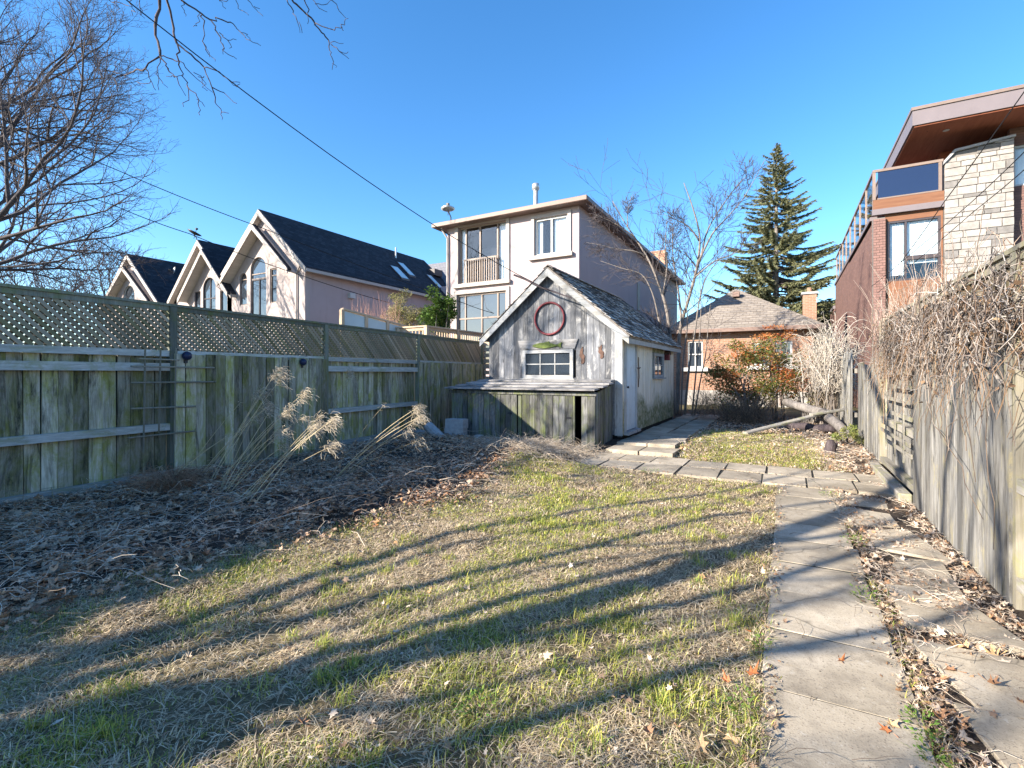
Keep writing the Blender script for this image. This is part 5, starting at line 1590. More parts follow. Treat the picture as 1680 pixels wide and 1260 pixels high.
vine_part(150, 4.4, 9.9, 2.1, .1, 1.3, .1, [(.42,.33,.27), (.3,.22,.17)], (.5, 1.0), .0035, .0016, 'upright_twigs', .014, (.2, .55))
vine_part(16, 4.6, 9.0, 1.9, .12, 1.22, .05, [(.22,.16,.12)], (.8, 1.6), .011, .006, 'main_stems', .022, (-.4, .05))
# woody stems climbing the fence and a few dead leaves left in the tangle
for k in range(9):
    y0 = 4.5 + k*.58 + rng.uniform(-.2, .2); z0 = rng.uniform(1.35, 1.6)
    pts = [Vector((1.235, y0, z0))]
    for q in range(7): pts.append(pts[-1] + Vector((rng.uniform(-.015, .015), rng.uniform(-.12, .2), rng.uniform(.02, .15))))
    MB().tube(pts, [.013 - .0012*i for i in range(8)], 6).build('woody_stem', M['bark_grey'], t, True)
n = 380
pos = np.stack([g.normal(1.22, .05, n), g.uniform(3.6, 9.4, n), g.normal(1.75, .2, n)], 1)
V, Fc = scatter([(0,0,0),(.4,.28,.08),(1,0,-.1),(.4,-.28,.06)], [(0,3,2,1)], pos, rotmats(g.uniform(0, 6.28, n), g.uniform(-1, 1, n), g.uniform(-1, 1, n)), g.uniform(.03, .07, n))
lo = fast_mesh('dead_leaves', V, Fc, M['vleaf'], t, np.repeat(np.array([(.30,.19,.11), (.38,.28,.18), (.22,.14,.09)])[g.integers(0, 3, n)], 4, 0), False, tuple(WL[t.name])); lo['kind'] = 'stuff'
# a few loose stems trailing down the boards
st_ = np.array([[1.20, 5.3, 1.6], [1.21, 5.9, 1.0], [1.21, 4.7, 1.5], [1.2, 6.4, 1.6], [1.21, 5.0, .9]]); en = np.array([[1.2, 4.6, .75], [1.19, 4.5, .45], [1.2, 4.5, .35], [1.2, 6.7, .8], [1.2, 5.7, .95]])
P, Rr = strands(5, 9, st_, en, np.array([.1, .1, 0, .05, .2]), .014, g, .004, .003)
strand_mesh('trailing_stems', P, Rr, t, [(.16,.12,.09)], g)

# fine bare twigs behind the right fence, and reddish hedge beyond the left fence
def twig_shrub(lab, c, sx, sy, h, n, cols, seed, name='twig_shrub', r=.004, spread=.3):
    g = np.random.default_rng(seed)
    t = thing(name, (c[0], c[1], c[2]), lab, 'shrub')
    st_ = np.stack([g.uniform(-sx, sx, n)*.6+c[0], g.uniform(-sy, sy, n)*.6+c[1], np.full(n, c[2])], 1)
    st_[:, 2] += g.uniform(0, .45, n)*h
    en = st_ + np.stack([g.normal(0, spread, n), g.normal(0, spread, n), g.uniform(.35, .75, n)*h], 1)
    P, Rr = strands(n, 7, st_, en, g.normal(0, .05, n), .02, g, r, r*.45)
    strand_mesh('twigs', P, Rr, t, cols, g)
twig_shrub('fine pale bare twigs rising behind the vine-covered fence', (2.0, 10.5, 1.2), .5, 2.6, 2.0, 300, [(.45,.36,.30), (.32,.25,.21), (.5,.42,.36)], 5)
p = zz(600, 520, 12.5); twig_shrub('reddish bare hedge twigs above the frosted glass screen', (p.x, 12.8, 1.8), 1.9, .5, 2.2, 420, [(.34,.18,.14), (.4,.26,.2), (.28,.16,.13)], 6, spread=.16)
p = zz(745, 560, 15.5); twig_shrub('sparse bare twigs below the lower windows of the tall stucco house', (p.x, 15.5, 1.2), .6, .5, 2.2, 90, [(.4,.3,.26), (.3,.22,.2)], 16, spread=.2)
p = zz(1180, 640, 17.2); twig_shrub('dark bare brush at the bungalow foot left of the orange bush', (p.x, 15.9, .15), 1.0, .5, .9, 420, [(.12,.10,.09), (.22,.18,.15), (.3,.25,.2)], 7, spread=.25)
p = zz(1225, 670, 14.4); twig_shrub('dark tangled twigs under the orange bush', (p.x, 14.4, .12), .9, .5, .8, 520, [(.09,.075,.06), (.17,.13,.1), (.24,.19,.14)], 17, spread=.3)
p = zz(1370, 640, 15.0); twig_shrub('pale brush in the far right corner by the ragged fence', (p.x-.1, 15.3, .2), .6, .8, 1.4, 260, [(.4,.33,.27), (.3,.24,.2)], 18, spread=.25)

# ------------------------------------------------------------------ dried plume grass by the left fence
def plume_grass(lab, stems, seed):
    """stems: (base px,py at ground), (top px,py), depth Y, plume length"""
    g = np.random.default_rng(seed)
    base = None; SP, SR = [], []; VP, VR = [], []
    for (bx, by, tx, ty, Y, pl, dens) in stems:
        b = onG(bx, by, .05); b.z = G(b.x, b.y)
        e = atY(tx, ty, b.y + .42 + g.uniform(-.15, .15))
        if base is None: base = b.copy()
        pl *= .58
        for q in range(1 if pl < .15 else 3):
            b2 = b + Vector((g.uniform(-.04, .04), g.uniform(-.04, .04), -.02)); e2 = e + Vector((g.uniform(-.10, .10), g.uniform(-.10, .10), g.uniform(-.14, .08)))*q
            s = np.linspace(0, 1, 8); sag = (e2-b2).length*g.uniform(.04, .09)
            pts = np.array([tuple(b2.lerp(e2, float(u)) + Vector((0, 0, sag*4*u*(1-u)*.6))) for u in s])
            SP.append(pts); SR.append(np.linspace(.0045, .0022, 8))
            d = pts[-1]-pts[-2]; d /= np.linalg.norm(d)
            for k in range(int(dens*.8)):
                u = g.uniform(0, 1)
                p0 = pts[-1] - d*pl*(1-u)*.6
                dr = d*g.uniform(.6, 1.2) + g.normal(size=3)*.5 + np.array([.15, 0, .05])
                dr /= np.linalg.norm(dr); L = pl*g.uniform(.2, .62)
                ss = np.linspace(0, 1, 6)[:, None]
                p0 = p0 + g.normal(size=3)*.02
                VP.append(p0 + dr*L*ss + np.array([.35, 0, -1])*(L*.6)*ss**2 + np.cumsum(g.normal(size=(6, 3))*.006, 0)); VR.append(np.linspace(.0016, .0022, 6)*g.uniform(.6, 1.15))
    t = thing('plume_grass', base, lab, 'grass')
    strand_mesh('stalks', np.array(SP), np.array(SR), t, [(.56,.46,.29), (.64,.54,.36), (.46,.37,.23)], g, sides=4)
    strand_mesh('plumes', np.array(VP), np.array(VR), t, [(.46,.39,.29), (.54,.47,.37), (.38,.32,.24)], g)
plume_grass('clump of tall dried grass with feathery tan plumes leaning on the left fence',
   [(345, 800, 455, 610, 4.3, .42, 70), (350, 805, 500, 650, 4.4, .36, 60), (360, 815, 425, 640, 4.2, .34, 60), (365, 815, 480, 665, 4.5, .36, 60), (395, 830, 545, 690, 4.6, .36, 70),
    (400, 835, 520, 700, 4.6, .34, 60), (370, 820, 460, 700, 4.4, .3, 40), (330, 790, 440, 660, 4.3, .34, 50), (410, 845, 500, 720, 4.5, .25, 30), (300, 790, 395, 660, 4.1, .18, 14), (325, 800, 380, 730, 4.1, .16, 12)], 1)
plume_grass('lone tall dried stalk with a spiky plume before the middle fence panel', [(520, 745, 577, 612, 5.6, .34, 45), (515, 748, 560, 640, 5.6, .14, 10)], 2)
plume_grass('bent dried grass with a drooping plume left of the leaning concrete post', [(545, 790, 690, 672, 6.4, .34, 80), (560, 785, 683, 690, 6.5, .30, 60), (540, 795, 630, 665, 6.3, .14, 12), (548, 790, 655, 700, 6.3, .12, 8)], 3)
plume_grass('thin broken dry stalks low on the left fence', [(250, 812, 392, 708, 3.6, .16, 16), (262, 815, 372, 716, 3.6, .14, 12), (70, 830, 80, 690, 2.9, .1, 8), (95, 835, 60, 720, 3.0, .08, 6)], 4)

# ------------------------------------------------------------------ branches hanging in at the top from a neighbour's tree
ZB = 6.0
def bz(x, y, k=0): return atZ(160 + x/2.8, y/2.8, ZB + k)
lines = [
 ([(292,-40),(285,0),(265,120),(278,190),(288,258)], .020, .013, 0),
 ([(288,258),(220,315),(165,330),(120,345),(90,385),(95,420)], .011, .004, .0),
 ([(120,345),(45,325),(10,285)], .006, .003, .1), ([(45,325),(25,345)], .004, .003, .1), ([(120,345),(135,385)], .004, .003, 0),
 ([(220,315),(245,370),(268,415)], .006, .003, -.1), ([(245,370),(205,385),(180,375)], .004, .003, -.1), ([(288,258),(278,340),(282,415)], .006, .003, .15), ([(278,330),(300,380),(322,403)], .004, .003, .15),
 ([(288,258),(312,300),(330,330),(365,355),(405,440)], .009, .003, -.2), ([(365,355),(315,350)], .004, .003, -.2), ([(350,355),(395,348)], .004, .003, -.2),
 ([(290,258),(345,272),(395,290),(460,365),(530,425)], .008, .003, .2), ([(460,352),(490,358)], .004, .003, .2), ([(440,330),(475,350),(485,390)], .004, .003, .2),
 ([(312,-40),(318,0),(350,130),(365,200)], .016, .011, -.3), ([(365,200),(375,285),(395,340),(410,385),(420,460),(395,490)], .009, .003, -.3),
 ([(365,200),(430,250),(490,310),(525,400),(540,470),(570,515),(572,550)], .010, .003, -.1), ([(570,515),(603,520)], .004, .003, -.1),
 ([(490,310),(560,330),(615,380),(660,412)], .007, .003, 0), ([(615,380),(655,378)], .004, .003, 0), ([(640,400),(655,385)], .003, .003, 0),
 ([(525,400),(580,425),(640,475)], .006, .003, -.1), ([(410,395),(455,440),(465,490),(470,530)], .006, .003, -.3), ([(455,455),(493,490)], .004, .003, -.3), ([(490,350),(480,400),(505,415)], .004, .003, 0),
 ([(360,-50),(385,0),(460,50),(520,92)], .016, .010, .3), ([(520,92),(550,150),(575,205),(600,250),(640,272)], .008, .003, .3), ([(575,200),(577,250)], .004, .003, .3), ([(560,150),(600,185),(638,183)], .006, .003, .3), ([(598,185),(606,222)], .004, .003, .3),
 ([(520,90),(575,92),(622,108),(660,150),(700,185),(750,210)], .008, .003, .4), ([(660,150),(690,158),(700,185)], .004, .003, .4),
 ([(480,65),(492,95),(482,190),(510,250),(540,282)], .007, .003, .2), ([(482,190),(515,262)], .004, .003, .2), ([(470,62),(450,110),(440,122)], .004, .003, .2), ([(390,0),(400,50),(405,75)], .005, .003, .2),
 ([(855,-60),(870,0),(900,50),(915,90),(930,150)], .011, .003, .5), ([(925,100),(940,152)], .004, .003, .5),
 ([(870,-60),(900,10),(960,65),(1000,110),(1030,150),(1062,185)], .014, .008, .6), ([(1062,185),(1065,230),(1075,260),(1078,320)], .007, .003, .6), ([(1078,290),(1095,310)], .003, .003, .6), ([(1070,200),(1110,235),(1155,270)], .006, .003, .6), ([(1110,235),(1152,238)], .004, .003, .6), ([(1070,195),(1130,200)], .004, .003, .6),
 ([(1000,105),(1060,130),(1120,130),(1130,140)], .007, .003, .7), ([(1120,128),(1135,100),(1152,85)], .005, .003, .7), ([(960,60),(965,110)], .004, .003, .6), ([(930,-50),(950,0),(965,60)], .008, .006, .6),
 ([(1060,-50),(1075,0),(1110,50),(1140,82)], .008, .003, .8), ([(970,-40),(990,0),(1020,40),(1055,55)], .007, .003, .8), ([(1000,18),(1040,22),(1072,0)], .005, .003, .8),
 ([(20,-40),(65,10),(110,15),(155,30),(162,70)], .007, .003, 0), ([(65,10),(90,25),(92,45)], .004, .003, 0), ([(150,-40),(158,0),(160,30)], .006, .004, 0), ([(185,-40),(192,10),(200,50),(217,84)], .006, .003, 0), ([(192,30),(195,70)], .004, .003, 0),
 ([(540,-40),(560,0),(590,40)], .006, .003, .3), ([(560,5),(600,0)], .004, .003, .3), ([(620,-40),(635,0),(655,45),(695,70)], .006, .003, .4), ([(670,-40),(690,0),(730,45),(760,75)], .006, .003, .4), ([(720,30),(745,40)], .004, .003, .4)]
T0 = Vector((-5.35, -2.95, 0))
yt = thing('bare_tree', T0, 'overhanging bare branches with knobbly twigs entering at the top left', 'tree')
rg = random.Random(21)
m = MB()
limb = [T0 + Vector((0, 0, 2.4)), Vector((-5.9, -2.4, 4.6)), Vector((-6.6, -1.0, 6.8)), Vector((-7.0, 1.0, 7.9)), bz(300, -330), bz(560, -330, .3), bz(900, -260, .6)]
Q = []
for i in range(len(limb)-1):
    a, b2, c, d = limb[max(i-1,0)], limb[i], limb[i+1], limb[min(i+2, len(limb)-1)]
    for k in range(5):
        u = k/5; Q.append(.5*((2*b2) + (c-a)*u + (2*a-5*b2+4*c-d)*u*u + (3*b2-a-3*c+d)*u**3))
Q.append(limb[-1])
m.tube(Q, [.13 - .10*i/(len(Q)-1) for i in range(len(Q))], 8)
def knobby(P, r0, r1):
    n = len(P); Pn, Rn = [], []
    for i in range(n-1):
        for k in range(3):
            u = k/3
            q = P[i].lerp(P[i+1], u)
            if k: q = q + Vector((rg.gauss(0, .007), rg.gauss(0, .02), rg.gauss(0, .007)))
            Pn.append(q)
    Pn.append(P[-1]); N_ = len(Pn)
    Rn = [(r0 + (r1-r0)*i/(N_-1))*rg.uniform(.88, 1.18) for i in range(N_)]
    m.tube(Pn, Rn, 6)
for pts, r0, r1, k in lines:
    P = [bz(x, y, k + .12*i*rg.uniform(-.4, 1)) for i, (x, y) in enumerate(pts)]
    P[0] = bz(*pts[0], k)
    if pts[0][1] < -30:
        a = min(Q[-16:], key=lambda q: (q-P[0]).length)
        P = [a, a.lerp(P[0], .5)] + P
    knobby(P, r0, r1)
m.build('branches', M['bark_dark'], yt, True)
S = dict(max=2, n=[4, 3, 3, 3], t0=[.5, .3, .3, .2], ang=[(25, 60), (25, 55), (25, 50), (25, 50)], lr=[.85, .6, .55, .5], rr=[.6, .55, .5, .5],
         wander=[.03, .09, .11, .13, .15], trop=[.0, .05, .04, .03, .02], taper=[.55, .35, .35, .4, .4])
br = []
def put(lvl, ctrl, r0, r1):
    # a limb through control points, resampled to the common point count
    C_ = [Vector(c) for c in ctrl]; L_ = [0]
    for a, b in zip(C_[:-1], C_[1:]): L_.append(L_[-1] + (b-a).length)
    P = []
    for k in range(KP):
        d = L_[-1]*k/(KP-1); i = max(q for q in range(len(C_)-1) if L_[q] <= d + 1e-9)
        P.append(C_[i].lerp(C_[i+1], (d-L_[i])/(L_[i+1]-L_[i])) + Vector((random.gauss(0,.012), random.gauss(0,.012), 0))*(0 < k < KP-1))
    br.append((lvl, P, [r0 + (r1-r0)*k/(KP-1) for k in range(KP)])); return P
random.seed(4)
put(0, [T0 + Vector((0, 0, -.1)), T0 + Vector((.05, -.03, 1.2)), T0 + Vector((0, 0, 2.3))], .44, .32)
lat = Vector((.82, -.58, 0))
rt_ = random.Random(31)
S3 = dict(S); S3['max'] = 3; S3['n'] = [3, 3, 3, 3, 3]
for dc, z1, r0, bend in ((.8, 5.4, .05, .2), (.35, 5.6, .034, -.22), (-.05, 6.2, .055, -.2), (-.55, 6.0, .055, .25), (-.85, 5.2, .034, .2), (-1.3, 5.8, .056, -.22), (-1.75, 5.2, .036, .2), (-2.15, 5.4, .05, .2)):
    F0 = T0 + Vector((0, 0, 1.5)); h = z1 - 1.5
    P = put(1, [F0, F0 + lat*(dc*.6 + bend*.4) + Vector((.05, 0, h*.22)), F0 + lat*(dc*.9 - bend*.6) + Vector((0, .05, h*.45)), F0 + lat*(dc*.95 + bend*.5) + Vector((0, .0, h*.7)), F0 + lat*(dc - bend) + Vector((0, 0, h))], r0, r0*.7)
    grow(br, P[-1], Vector((dc*.2, -dc*.15, 1)), 3.0, r0*.55, 1, S3, rt_)
    grow(br, P[3], lat*rt_.choice((-.7, .7)) + Vector((0, 0, 1)), 1.8, r0*.4, 2, S, rt_)
br = [b for b in br if not any(-9 < (q.x*CT + q.y*ST)/max(.3, (-q.x*ST + q.y*CT))*8 and 0 < (-q.x*ST+q.y*CT) < 9 and abs((q.x*CT+q.y*ST)/(-q.x*ST+q.y*CT)) < 1.15 and (q.z-1.5)/(-q.x*ST+q.y*CT) < .8 for q in b[1])]
branch_meshes(yt, br, M['bark_dark'], .004)

# two more trees of the same neighbour, behind the viewer: their limbs draw the long shadows on the lawn
def bg_tree(base, h, r, seed, lab):
    t = thing('bare_tree', base, lab, 'tree')
    br = []
    S2 = dict(S); S2['max'] = 2; S2['n'] = [3, 3, 2, 3]
    grow(br, Vector(base)+Vector((0, 0, -.1)), Vector((0, 0, 1)), h, r, 0, S2, random.Random(seed))
    branch_meshes(t, br, M['bark_dark'], .006)
bg_tree((-13.0, -11.2, 0), 7.5, .12, 3, 'bare tree behind the viewer that shades the middle of the lawn')
bg_tree((-9.6, -12.2, 0), 7.0, .10, 5, 'bare tree behind the viewer that shades the near lawn')

# a twiggy tree in the next garden, left of the frame, whose twigs dapple the shed
rg = random.Random(12)
t = thing('bare_tree', (-14.5, -3.0, 0), 'twiggy bare tree left of the frame that dapples the shed front', 'tree')
S4 = dict(max=4, n=[7, 5, 5, 5], t0=[.3, .25, .2, .15], ang=[(25, 60), (28, 55), (25, 55), (25, 55)], lr=[.62, .6, .55, .5], rr=[.5, .5, .5, .5],
          wander=[.04, .09, .11, .13, .15], trop=[0, .03, .04, .03, .02], taper=[.4, .35, .35, .4, .5])
br = []
grow(br, Vector((-14.5, -3.0, -.1)), Vector((.03, 0, 1)), 8.0, .2, 0, S4, rg)
def infr(q):
    z = -q.x*ST + q.y*CT
    return z > .3 and abs(q.x*CT + q.y*ST)/z < 1.1
br = [b for b in br if not any(infr(q) for q in b[1])]
branch_meshes(t, br, M['bark_dark'], .009)

# ------------------------------------------------------------------ logs and planks at the end of the lawn
def plank(name, p, q, w, h, mat, lab, cat):
    tag(MB().beam(p, q, w, h).build(name, M[mat], bevel=.01), lab, cat)
def gp(px, Y, dz): 
    v = ground_base(px, Y); return Vector((v.x, v.y, v.z + .05 + dz))
def log(p, q, r0, r1, mat, lab, name='log'):
    pts = [Vector(p).lerp(Vector(q), i/5) + Vector((rng.uniform(-.02,.02), rng.uniform(-.02,.02), rng.uniform(-.02,.02))) for i in range(6)]
    tag(MB().tube(pts, [r0+(r1-r0)*i/5 for i in range(6)], 9).build(name, M[mat], None, True), lab, 'log')
plank('plank', gp(1222, 11.9, .04), gp(1345, 13.4, .42), .16, .05, 'fence_sun_rail', 'long weathered plank sloping up to the right across the back lawn', 'plank')
plank('plank', gp(1330, 13.2, .42), gp(1388, 13.6, .55), .15, .05, 'fence_sun_rail', 'short weathered plank end resting near the far right fence', 'plank')
log(gp(1288, 14.6, .62), gp(1362, 13.6, .40), .10, .12, 'bark_grey', 'thick tan fallen log propped on the planks')
log(gp(1350, 13.7, .45), gp(1392, 12.3, .08), .11, .10, 'bark_grey', 'fallen log end slanting down to the right fence')
log(gp(1290, 13.6, .10), gp(1370, 13.1, .12), .10, .09, 'bark_dark', 'dark log lying in the shade under the planks')
s = gp(1360, 9.95, 0)
sp_ = thing('stump', s, 'small dark broken stump on the back lawn near the right fence', 'stump')
MB().tube([s+Vector((0,0,-.1)), s+Vector((.01,0,.06)), s+Vector((.03,.0,.17)), s+Vector((.02,0,.24))], [.11, .085, .075, .05], 9).build('wood', M['bark_dark'], sp_)
MB().tube([s+Vector((.05,0,.05)), s+Vector((.10,.02,.14)), s+Vector((.12,.03,.2))], [.04, .03, .015], 6).build('snag', M['bark_dark'], sp_)
a, b = onG(292, 898, .06), onG(368, 884, .08)
log(a, b, .022, .016, 'bark_grey', 'short broken stick lying on the leaf bed at left', 'stick')

# ------------------------------------------------------------------ lawn: dead thatch and green blades
g = np.random.default_rng(77)
def in_view(x, y, pad=.12):
    Zc = -x*ST + y*CT; Xc = x*CT + y*ST
    return (Zc > 1.2) & (np.abs(Xc/np.maximum(Zc, .1)) < 1.05 + pad) & (Zc > 1.55)
def sample(n, x0, x1, y0, y1, dens):
    """points thinned with distance so that detail follows size in view"""
    out = []
    got = 0
    while got < n:
        x = g.uniform(x0, x1, n*3); y = y0 + (y1-y0)*g.uniform(0, 1, n*3)**1.35
        k = in_view(x, y) & (g.uniform(size=n*3) < dens(x, y))
        out.append(np.stack([x[k], y[k]], 1)); got += k.sum()
    return np.concatenate(out)[:n]
def blades(xy, L, w, lean, cols, lift=.0, curve=.5):
    n = len(xy)
    az = g.uniform(0, 6.28, n)
    d = np.stack([np.cos(az), np.sin(az), np.zeros(n)], 1); sd_ = np.stack([-np.sin(az), np.cos(az), np.zeros(n)], 1)
    base = np.stack([xy[:, 0], xy[:, 1], gh(xy[:, 0], xy[:, 1]) + lift], 1)
    s1, s2 = .5, 1.0
    hor = np.sin(lean); ver = np.cos(lean)
    p1 = base + d*(L*s1*hor*.8)[:, None]; p1[:, 2] += L*s1*ver*1.1 + .002
    p2 = base + d*(L*hor)[:, None]; p2[:, 2] += L*ver*(1-curve*hor) + .002
    w = w[:, None]
    V = np.stack([base - sd_*w, base + sd_*w, p1 + sd_*w*.8, p1 - sd_*w*.8, p2 + sd_*w*.12, p2 - sd_*w*.12], 1).reshape(-1, 3)
    i = (np.arange(n)*6)[:, None]
    Fc = np.concatenate([i + np.array([[0,1,2,3]]), i + np.array([[3,2,4,5]])], 0)
    return V, Fc, np.repeat(cols, 6, 0)
green_f = lambda x, y: np.clip((fbm(x, y, .9, 31)-.40)*3.0 + (fbm(x, y, .28, 32)-.5)*1.6 + .25*sstep(3.2, 6.5, y), 0, 1)
straw = np.array([(.70,.57,.37), (.58,.46,.31), (.80,.68,.49), (.42,.33,.22), (.62,.50,.36), (.20,.145,.10)])
greens = np.array([(.42,.42,.085), (.33,.38,.08), (.52,.48,.12), (.20,.28,.06)])
Vs, Fs, Cs, off = [], [], [], 0
def push(V, Fc, C):
    global off
    Vs.append(V); Fs.append(Fc + off); Cs.append(C); off += len(V)
def flush(name, mat, label, cat):
    global Vs, Fs, Cs, off
    o = fast_mesh(name, np.concatenate(Vs), np.concatenate(Fs), mat, None, np.concatenate(Cs))
    tag(o, label, cat, None, 'stuff'); Vs, Fs, Cs, off = [], [], [], 0
    return o
# thatch
n = 150000
xy = sample(n, -4.2, 1.0, .5, 13.2, lambda x, y: lawn_mask(x, y)*(.35+.65*np.exp(-y/5))*(.15+.85*(fbm(x, y, .45, 61) > .43)))
Zd = np.maximum(1.5, -xy[:,0]*ST + xy[:,1]*CT)
c = straw[g.integers(0, 6, n)]*g.uniform(.7, 1.25, (n, 1))
push(*blades(xy, g.uniform(.02, .085, n), g.uniform(.0010, .0030, n)*np.clip(Zd/3, 1, 3), g.uniform(1.15, 1.57, n), c, g.uniform(0, .014, n)))
# green and yellow green blades
n = 105000
xy = sample(n, -4.2, 1.0, .5, 13.2, lambda x, y: lawn_mask(x, y)*(.25+.75*green_f(x, y))*(.35+.65*np.exp(-y/5))*np.where(green_f(x, y) > .15, 1, .35)*(.15+.85*(fbm(x, y, .5, 63) > .40)))
Zd = np.maximum(1.5, -xy[:,0]*ST + xy[:,1]*CT); gf_ = green_f(xy[:,0], xy[:,1])
isg = g.uniform(size=n) < .24 + .66*gf_
c = np.where(isg[:, None], greens[g.integers(0, 4, n)], straw[g.integers(0, 6, n)])*g.uniform(.7, 1.3, (n, 1))
push(*blades(xy, g.uniform(.018, .045, n)*(.8+.5*gf_), g.uniform(.0011, .0022, n)*np.clip(Zd/3, 1, 3), g.uniform(.25, 1.25, n), c))
# the far strip of lawn
n = 16000
xy = sample(n, -1.9, .9, 8.7, 13, lambda x, y: lawn_mask(x, y)*(.4 + .6*green_f(x, y)))
c = np.where(g.uniform(size=(n, 1)) < .7, greens[g.integers(0, 4, n)], straw[g.integers(0, 6, n)])*g.uniform(.7, 1.25, (n, 1))
push(*blades(xy, g.uniform(.03, .07, n), g.uniform(.003, .0055, n), g.uniform(.3, 1.25, n), c))
# lush tufts
tc = sample(150, -3.0, -.2, .8, 7, lambda x, y: lawn_mask(x, y))
k = np.repeat(np.arange(150), 46); n = len(k)
xy = tc[k] + g.normal(size=(n, 2))*g.uniform(.02, .06, 150)[k][:, None]
push(*blades(xy, g.uniform(.05, .11, n), g.uniform(.0014, .0026, n), g.uniform(.2, 1.1, n), greens[g.integers(0, 4, n)]*g.uniform(.7, 1.3, (n, 1))))
# long loose straws
n = 2600
xy = sample(n, -4.2, 0.1, .5, 8, lambda x, y: lawn_mask(x, y)*(.2+.8*np.exp(-y/3)))
push(*blades(xy, g.uniform(.12, .32, n), g.uniform(.0008, .0014, n), g.uniform(1.25, 1.52, n), np.array([.62,.53,.38])*g.uniform(.6, 1.1, (n, 1)), g.uniform(.004, .03, n)))
# ragged tufts creeping over the path edges
n = 5200
xe = np.where(g.uniform(size=n) < .55, g.normal(-.12, .035, n), g.normal(.53, .03, n)); ye_ = .8 + 6.4*g.uniform(0, 1, n)**1.4
kk = vnoise(xe*0, ye_, .3, 91) > .45
xy = np.stack([xe, ye_], 1)[kk]; n = len(xy)
c = np.where(g.uniform(size=(n, 1)) < .35, greens[g.integers(0, 4, n)], straw[g.integers(0, 6, n)])*g.uniform(.7, 1.2, (n, 1))
push(*blades(xy, g.uniform(.03, .10, n), g.uniform(.001, .0022, n), g.uniform(.5, 1.45, n), c, g.uniform(0, .02, n)))
flush('lawn_grass', M['vleaf'], 'patchy winter lawn of straw and yellow green grass', 'grass')

# ------------------------------------------------------------------ leaf litter and dry stems
TL = [(0,-.02,0),(.12,-.10,.02),(.05,-.42,.05),(.34,-.26,.0),(.58,-.46,.06),(.60,-.17,.0),(1.0,0,.08),(.60,.17,.0),(.58,.46,.06),(.34,.26,.0),(.05,.42,.05),(.12,.10,.02),(.38,0,-.04)]
TLF = [(12,i,i+1) for i in range(11)] + [(12,11,0)]
brown = np.array([(.40,.27,.18), (.52,.39,.29), (.60,.49,.38), (.27,.18,.125), (.64,.54,.45), (.48,.28,.16), (.56,.46,.38)])
def leaves(xy, size, tilt, cols, lift):
    n = len(xy); pos = np.stack([xy[:,0], xy[:,1], gh(xy[:,0], xy[:,1]) + lift], 1)
    V, Fc = scatter(TL, TLF, pos, rotmats(g.uniform(0, 6.28, n), g.normal(0, 1, n)*tilt, g.normal(0, 1, n)*tilt), np.stack([size, size*g.uniform(.3, 1.0, n), size*g.uniform(-3, 4, n)], 1))
    return V, Fc, np.repeat(cols, 13, 0)
def slabfree(x, y):
    main = (x > -.12) & (x < .52) & (y < 7.4); cross = (y > 7.35) & (y < 8.72) & (x > -3.2) & (x < 1.0); side = (x > -2.95) & (x < -1.78) & (y > 8.7)
    return ~(main | cross | side)
bedm = lambda x, y: (1-sstep(-.3, .3, x-EDGE(y)))*(y < 8.9)*(x > -7.3)
sidem = lambda x, y: ((x > .5) & (x < 1.24) & (y < 12))*slabfree(x, y)*(.06 + .94*((x > 1.10) | (x < .66) | (fbm(x, y, .5, 50) > .54)))
backm = lambda x, y: ((y > 8.8) & (y < 17) & (x > -1.8) & (x < 1.2))*slabfree(x, y)*(1-.85*lawn_mask(x, y))
n = 27000
xy = sample(n, -7.4, -2.4, .4, 8.9, lambda x, y: bedm(x, y)*(.4+.6*np.exp(-y/5))*(.25+.75*(fbm(x, y, .4, 66) > .45)))
push(*leaves(xy, g.uniform(.02, .06, n)*g.choice([1, 1, 1.3, 1.7], n), .32, brown[g.integers(0, 7, n)]*g.uniform(.55, 1.25, (n, 1))*np.array([1.12, .98, .86]), g.uniform(.0, .06, n)*(.4+fbm(xy[:,0], xy[:,1], .5, 67))))
n = 5200
xy = sample(n, .45, 1.3, .8, 12, lambda x, y: 1.0*sidem(x, y))
push(*leaves(xy, g.uniform(.02, .06, n), .5, brown[g.integers(0, 7, n)]*g.uniform(.7, 1.35, (n, 1)), g.uniform(.0, .03, n)))
n = 4600
xy = sample(n, -1.9, 1.25, 8.6, 17, lambda x, y: 1.0*backm(x, y))
push(*leaves(xy, g.uniform(.03, .08, n), .5, brown[g.integers(0, 7, n)]*g.uniform(.7, 1.4, (n, 1)), g.uniform(.0, .05, n)))
n = 420
xy = sample(n, -3.4, -.1, .8, 7.3, lambda x, y: lawn_mask(x, y)*(.15+.85*(vnoise(x, y, .7, 77) > .6)))
push(*leaves(xy, g.uniform(.025, .06, n), .35, brown[g.integers(0, 7, n)]*g.uniform(.8, 1.5, (n, 1)), g.uniform(.01, .035, n)))
# crumbs of leaf along the path edges and joints
n = 1500
xe = np.where(g.uniform(size=n) < .35, g.normal(-.09, .04, n), g.normal(.51, .05, n)); xy = np.stack([xe, .9 + 6.4*g.uniform(0, 1, n)**1.4], 1)
push(*leaves(xy, g.uniform(.012, .04, n), .4, brown[g.integers(0, 7, n)]*g.uniform(.5, 1.0, (n, 1)), g.uniform(.028, .04, n)))
n = 700
xy = np.stack([g.uniform(-3.1, 1.0, n), g.choice([7.38, 8.035, 8.70], n) + g.normal(0, .03, n)], 1)
push(*leaves(xy, g.uniform(.015, .04, n), .4, brown[g.integers(0, 7, n)]*g.uniform(.5, 1.0, (n, 1)), g.uniform(.03, .045, n)))
flush('leaf_litter', M['vleaf'], 'brown curled leaf litter over the bed and along the fences', 'leaves')

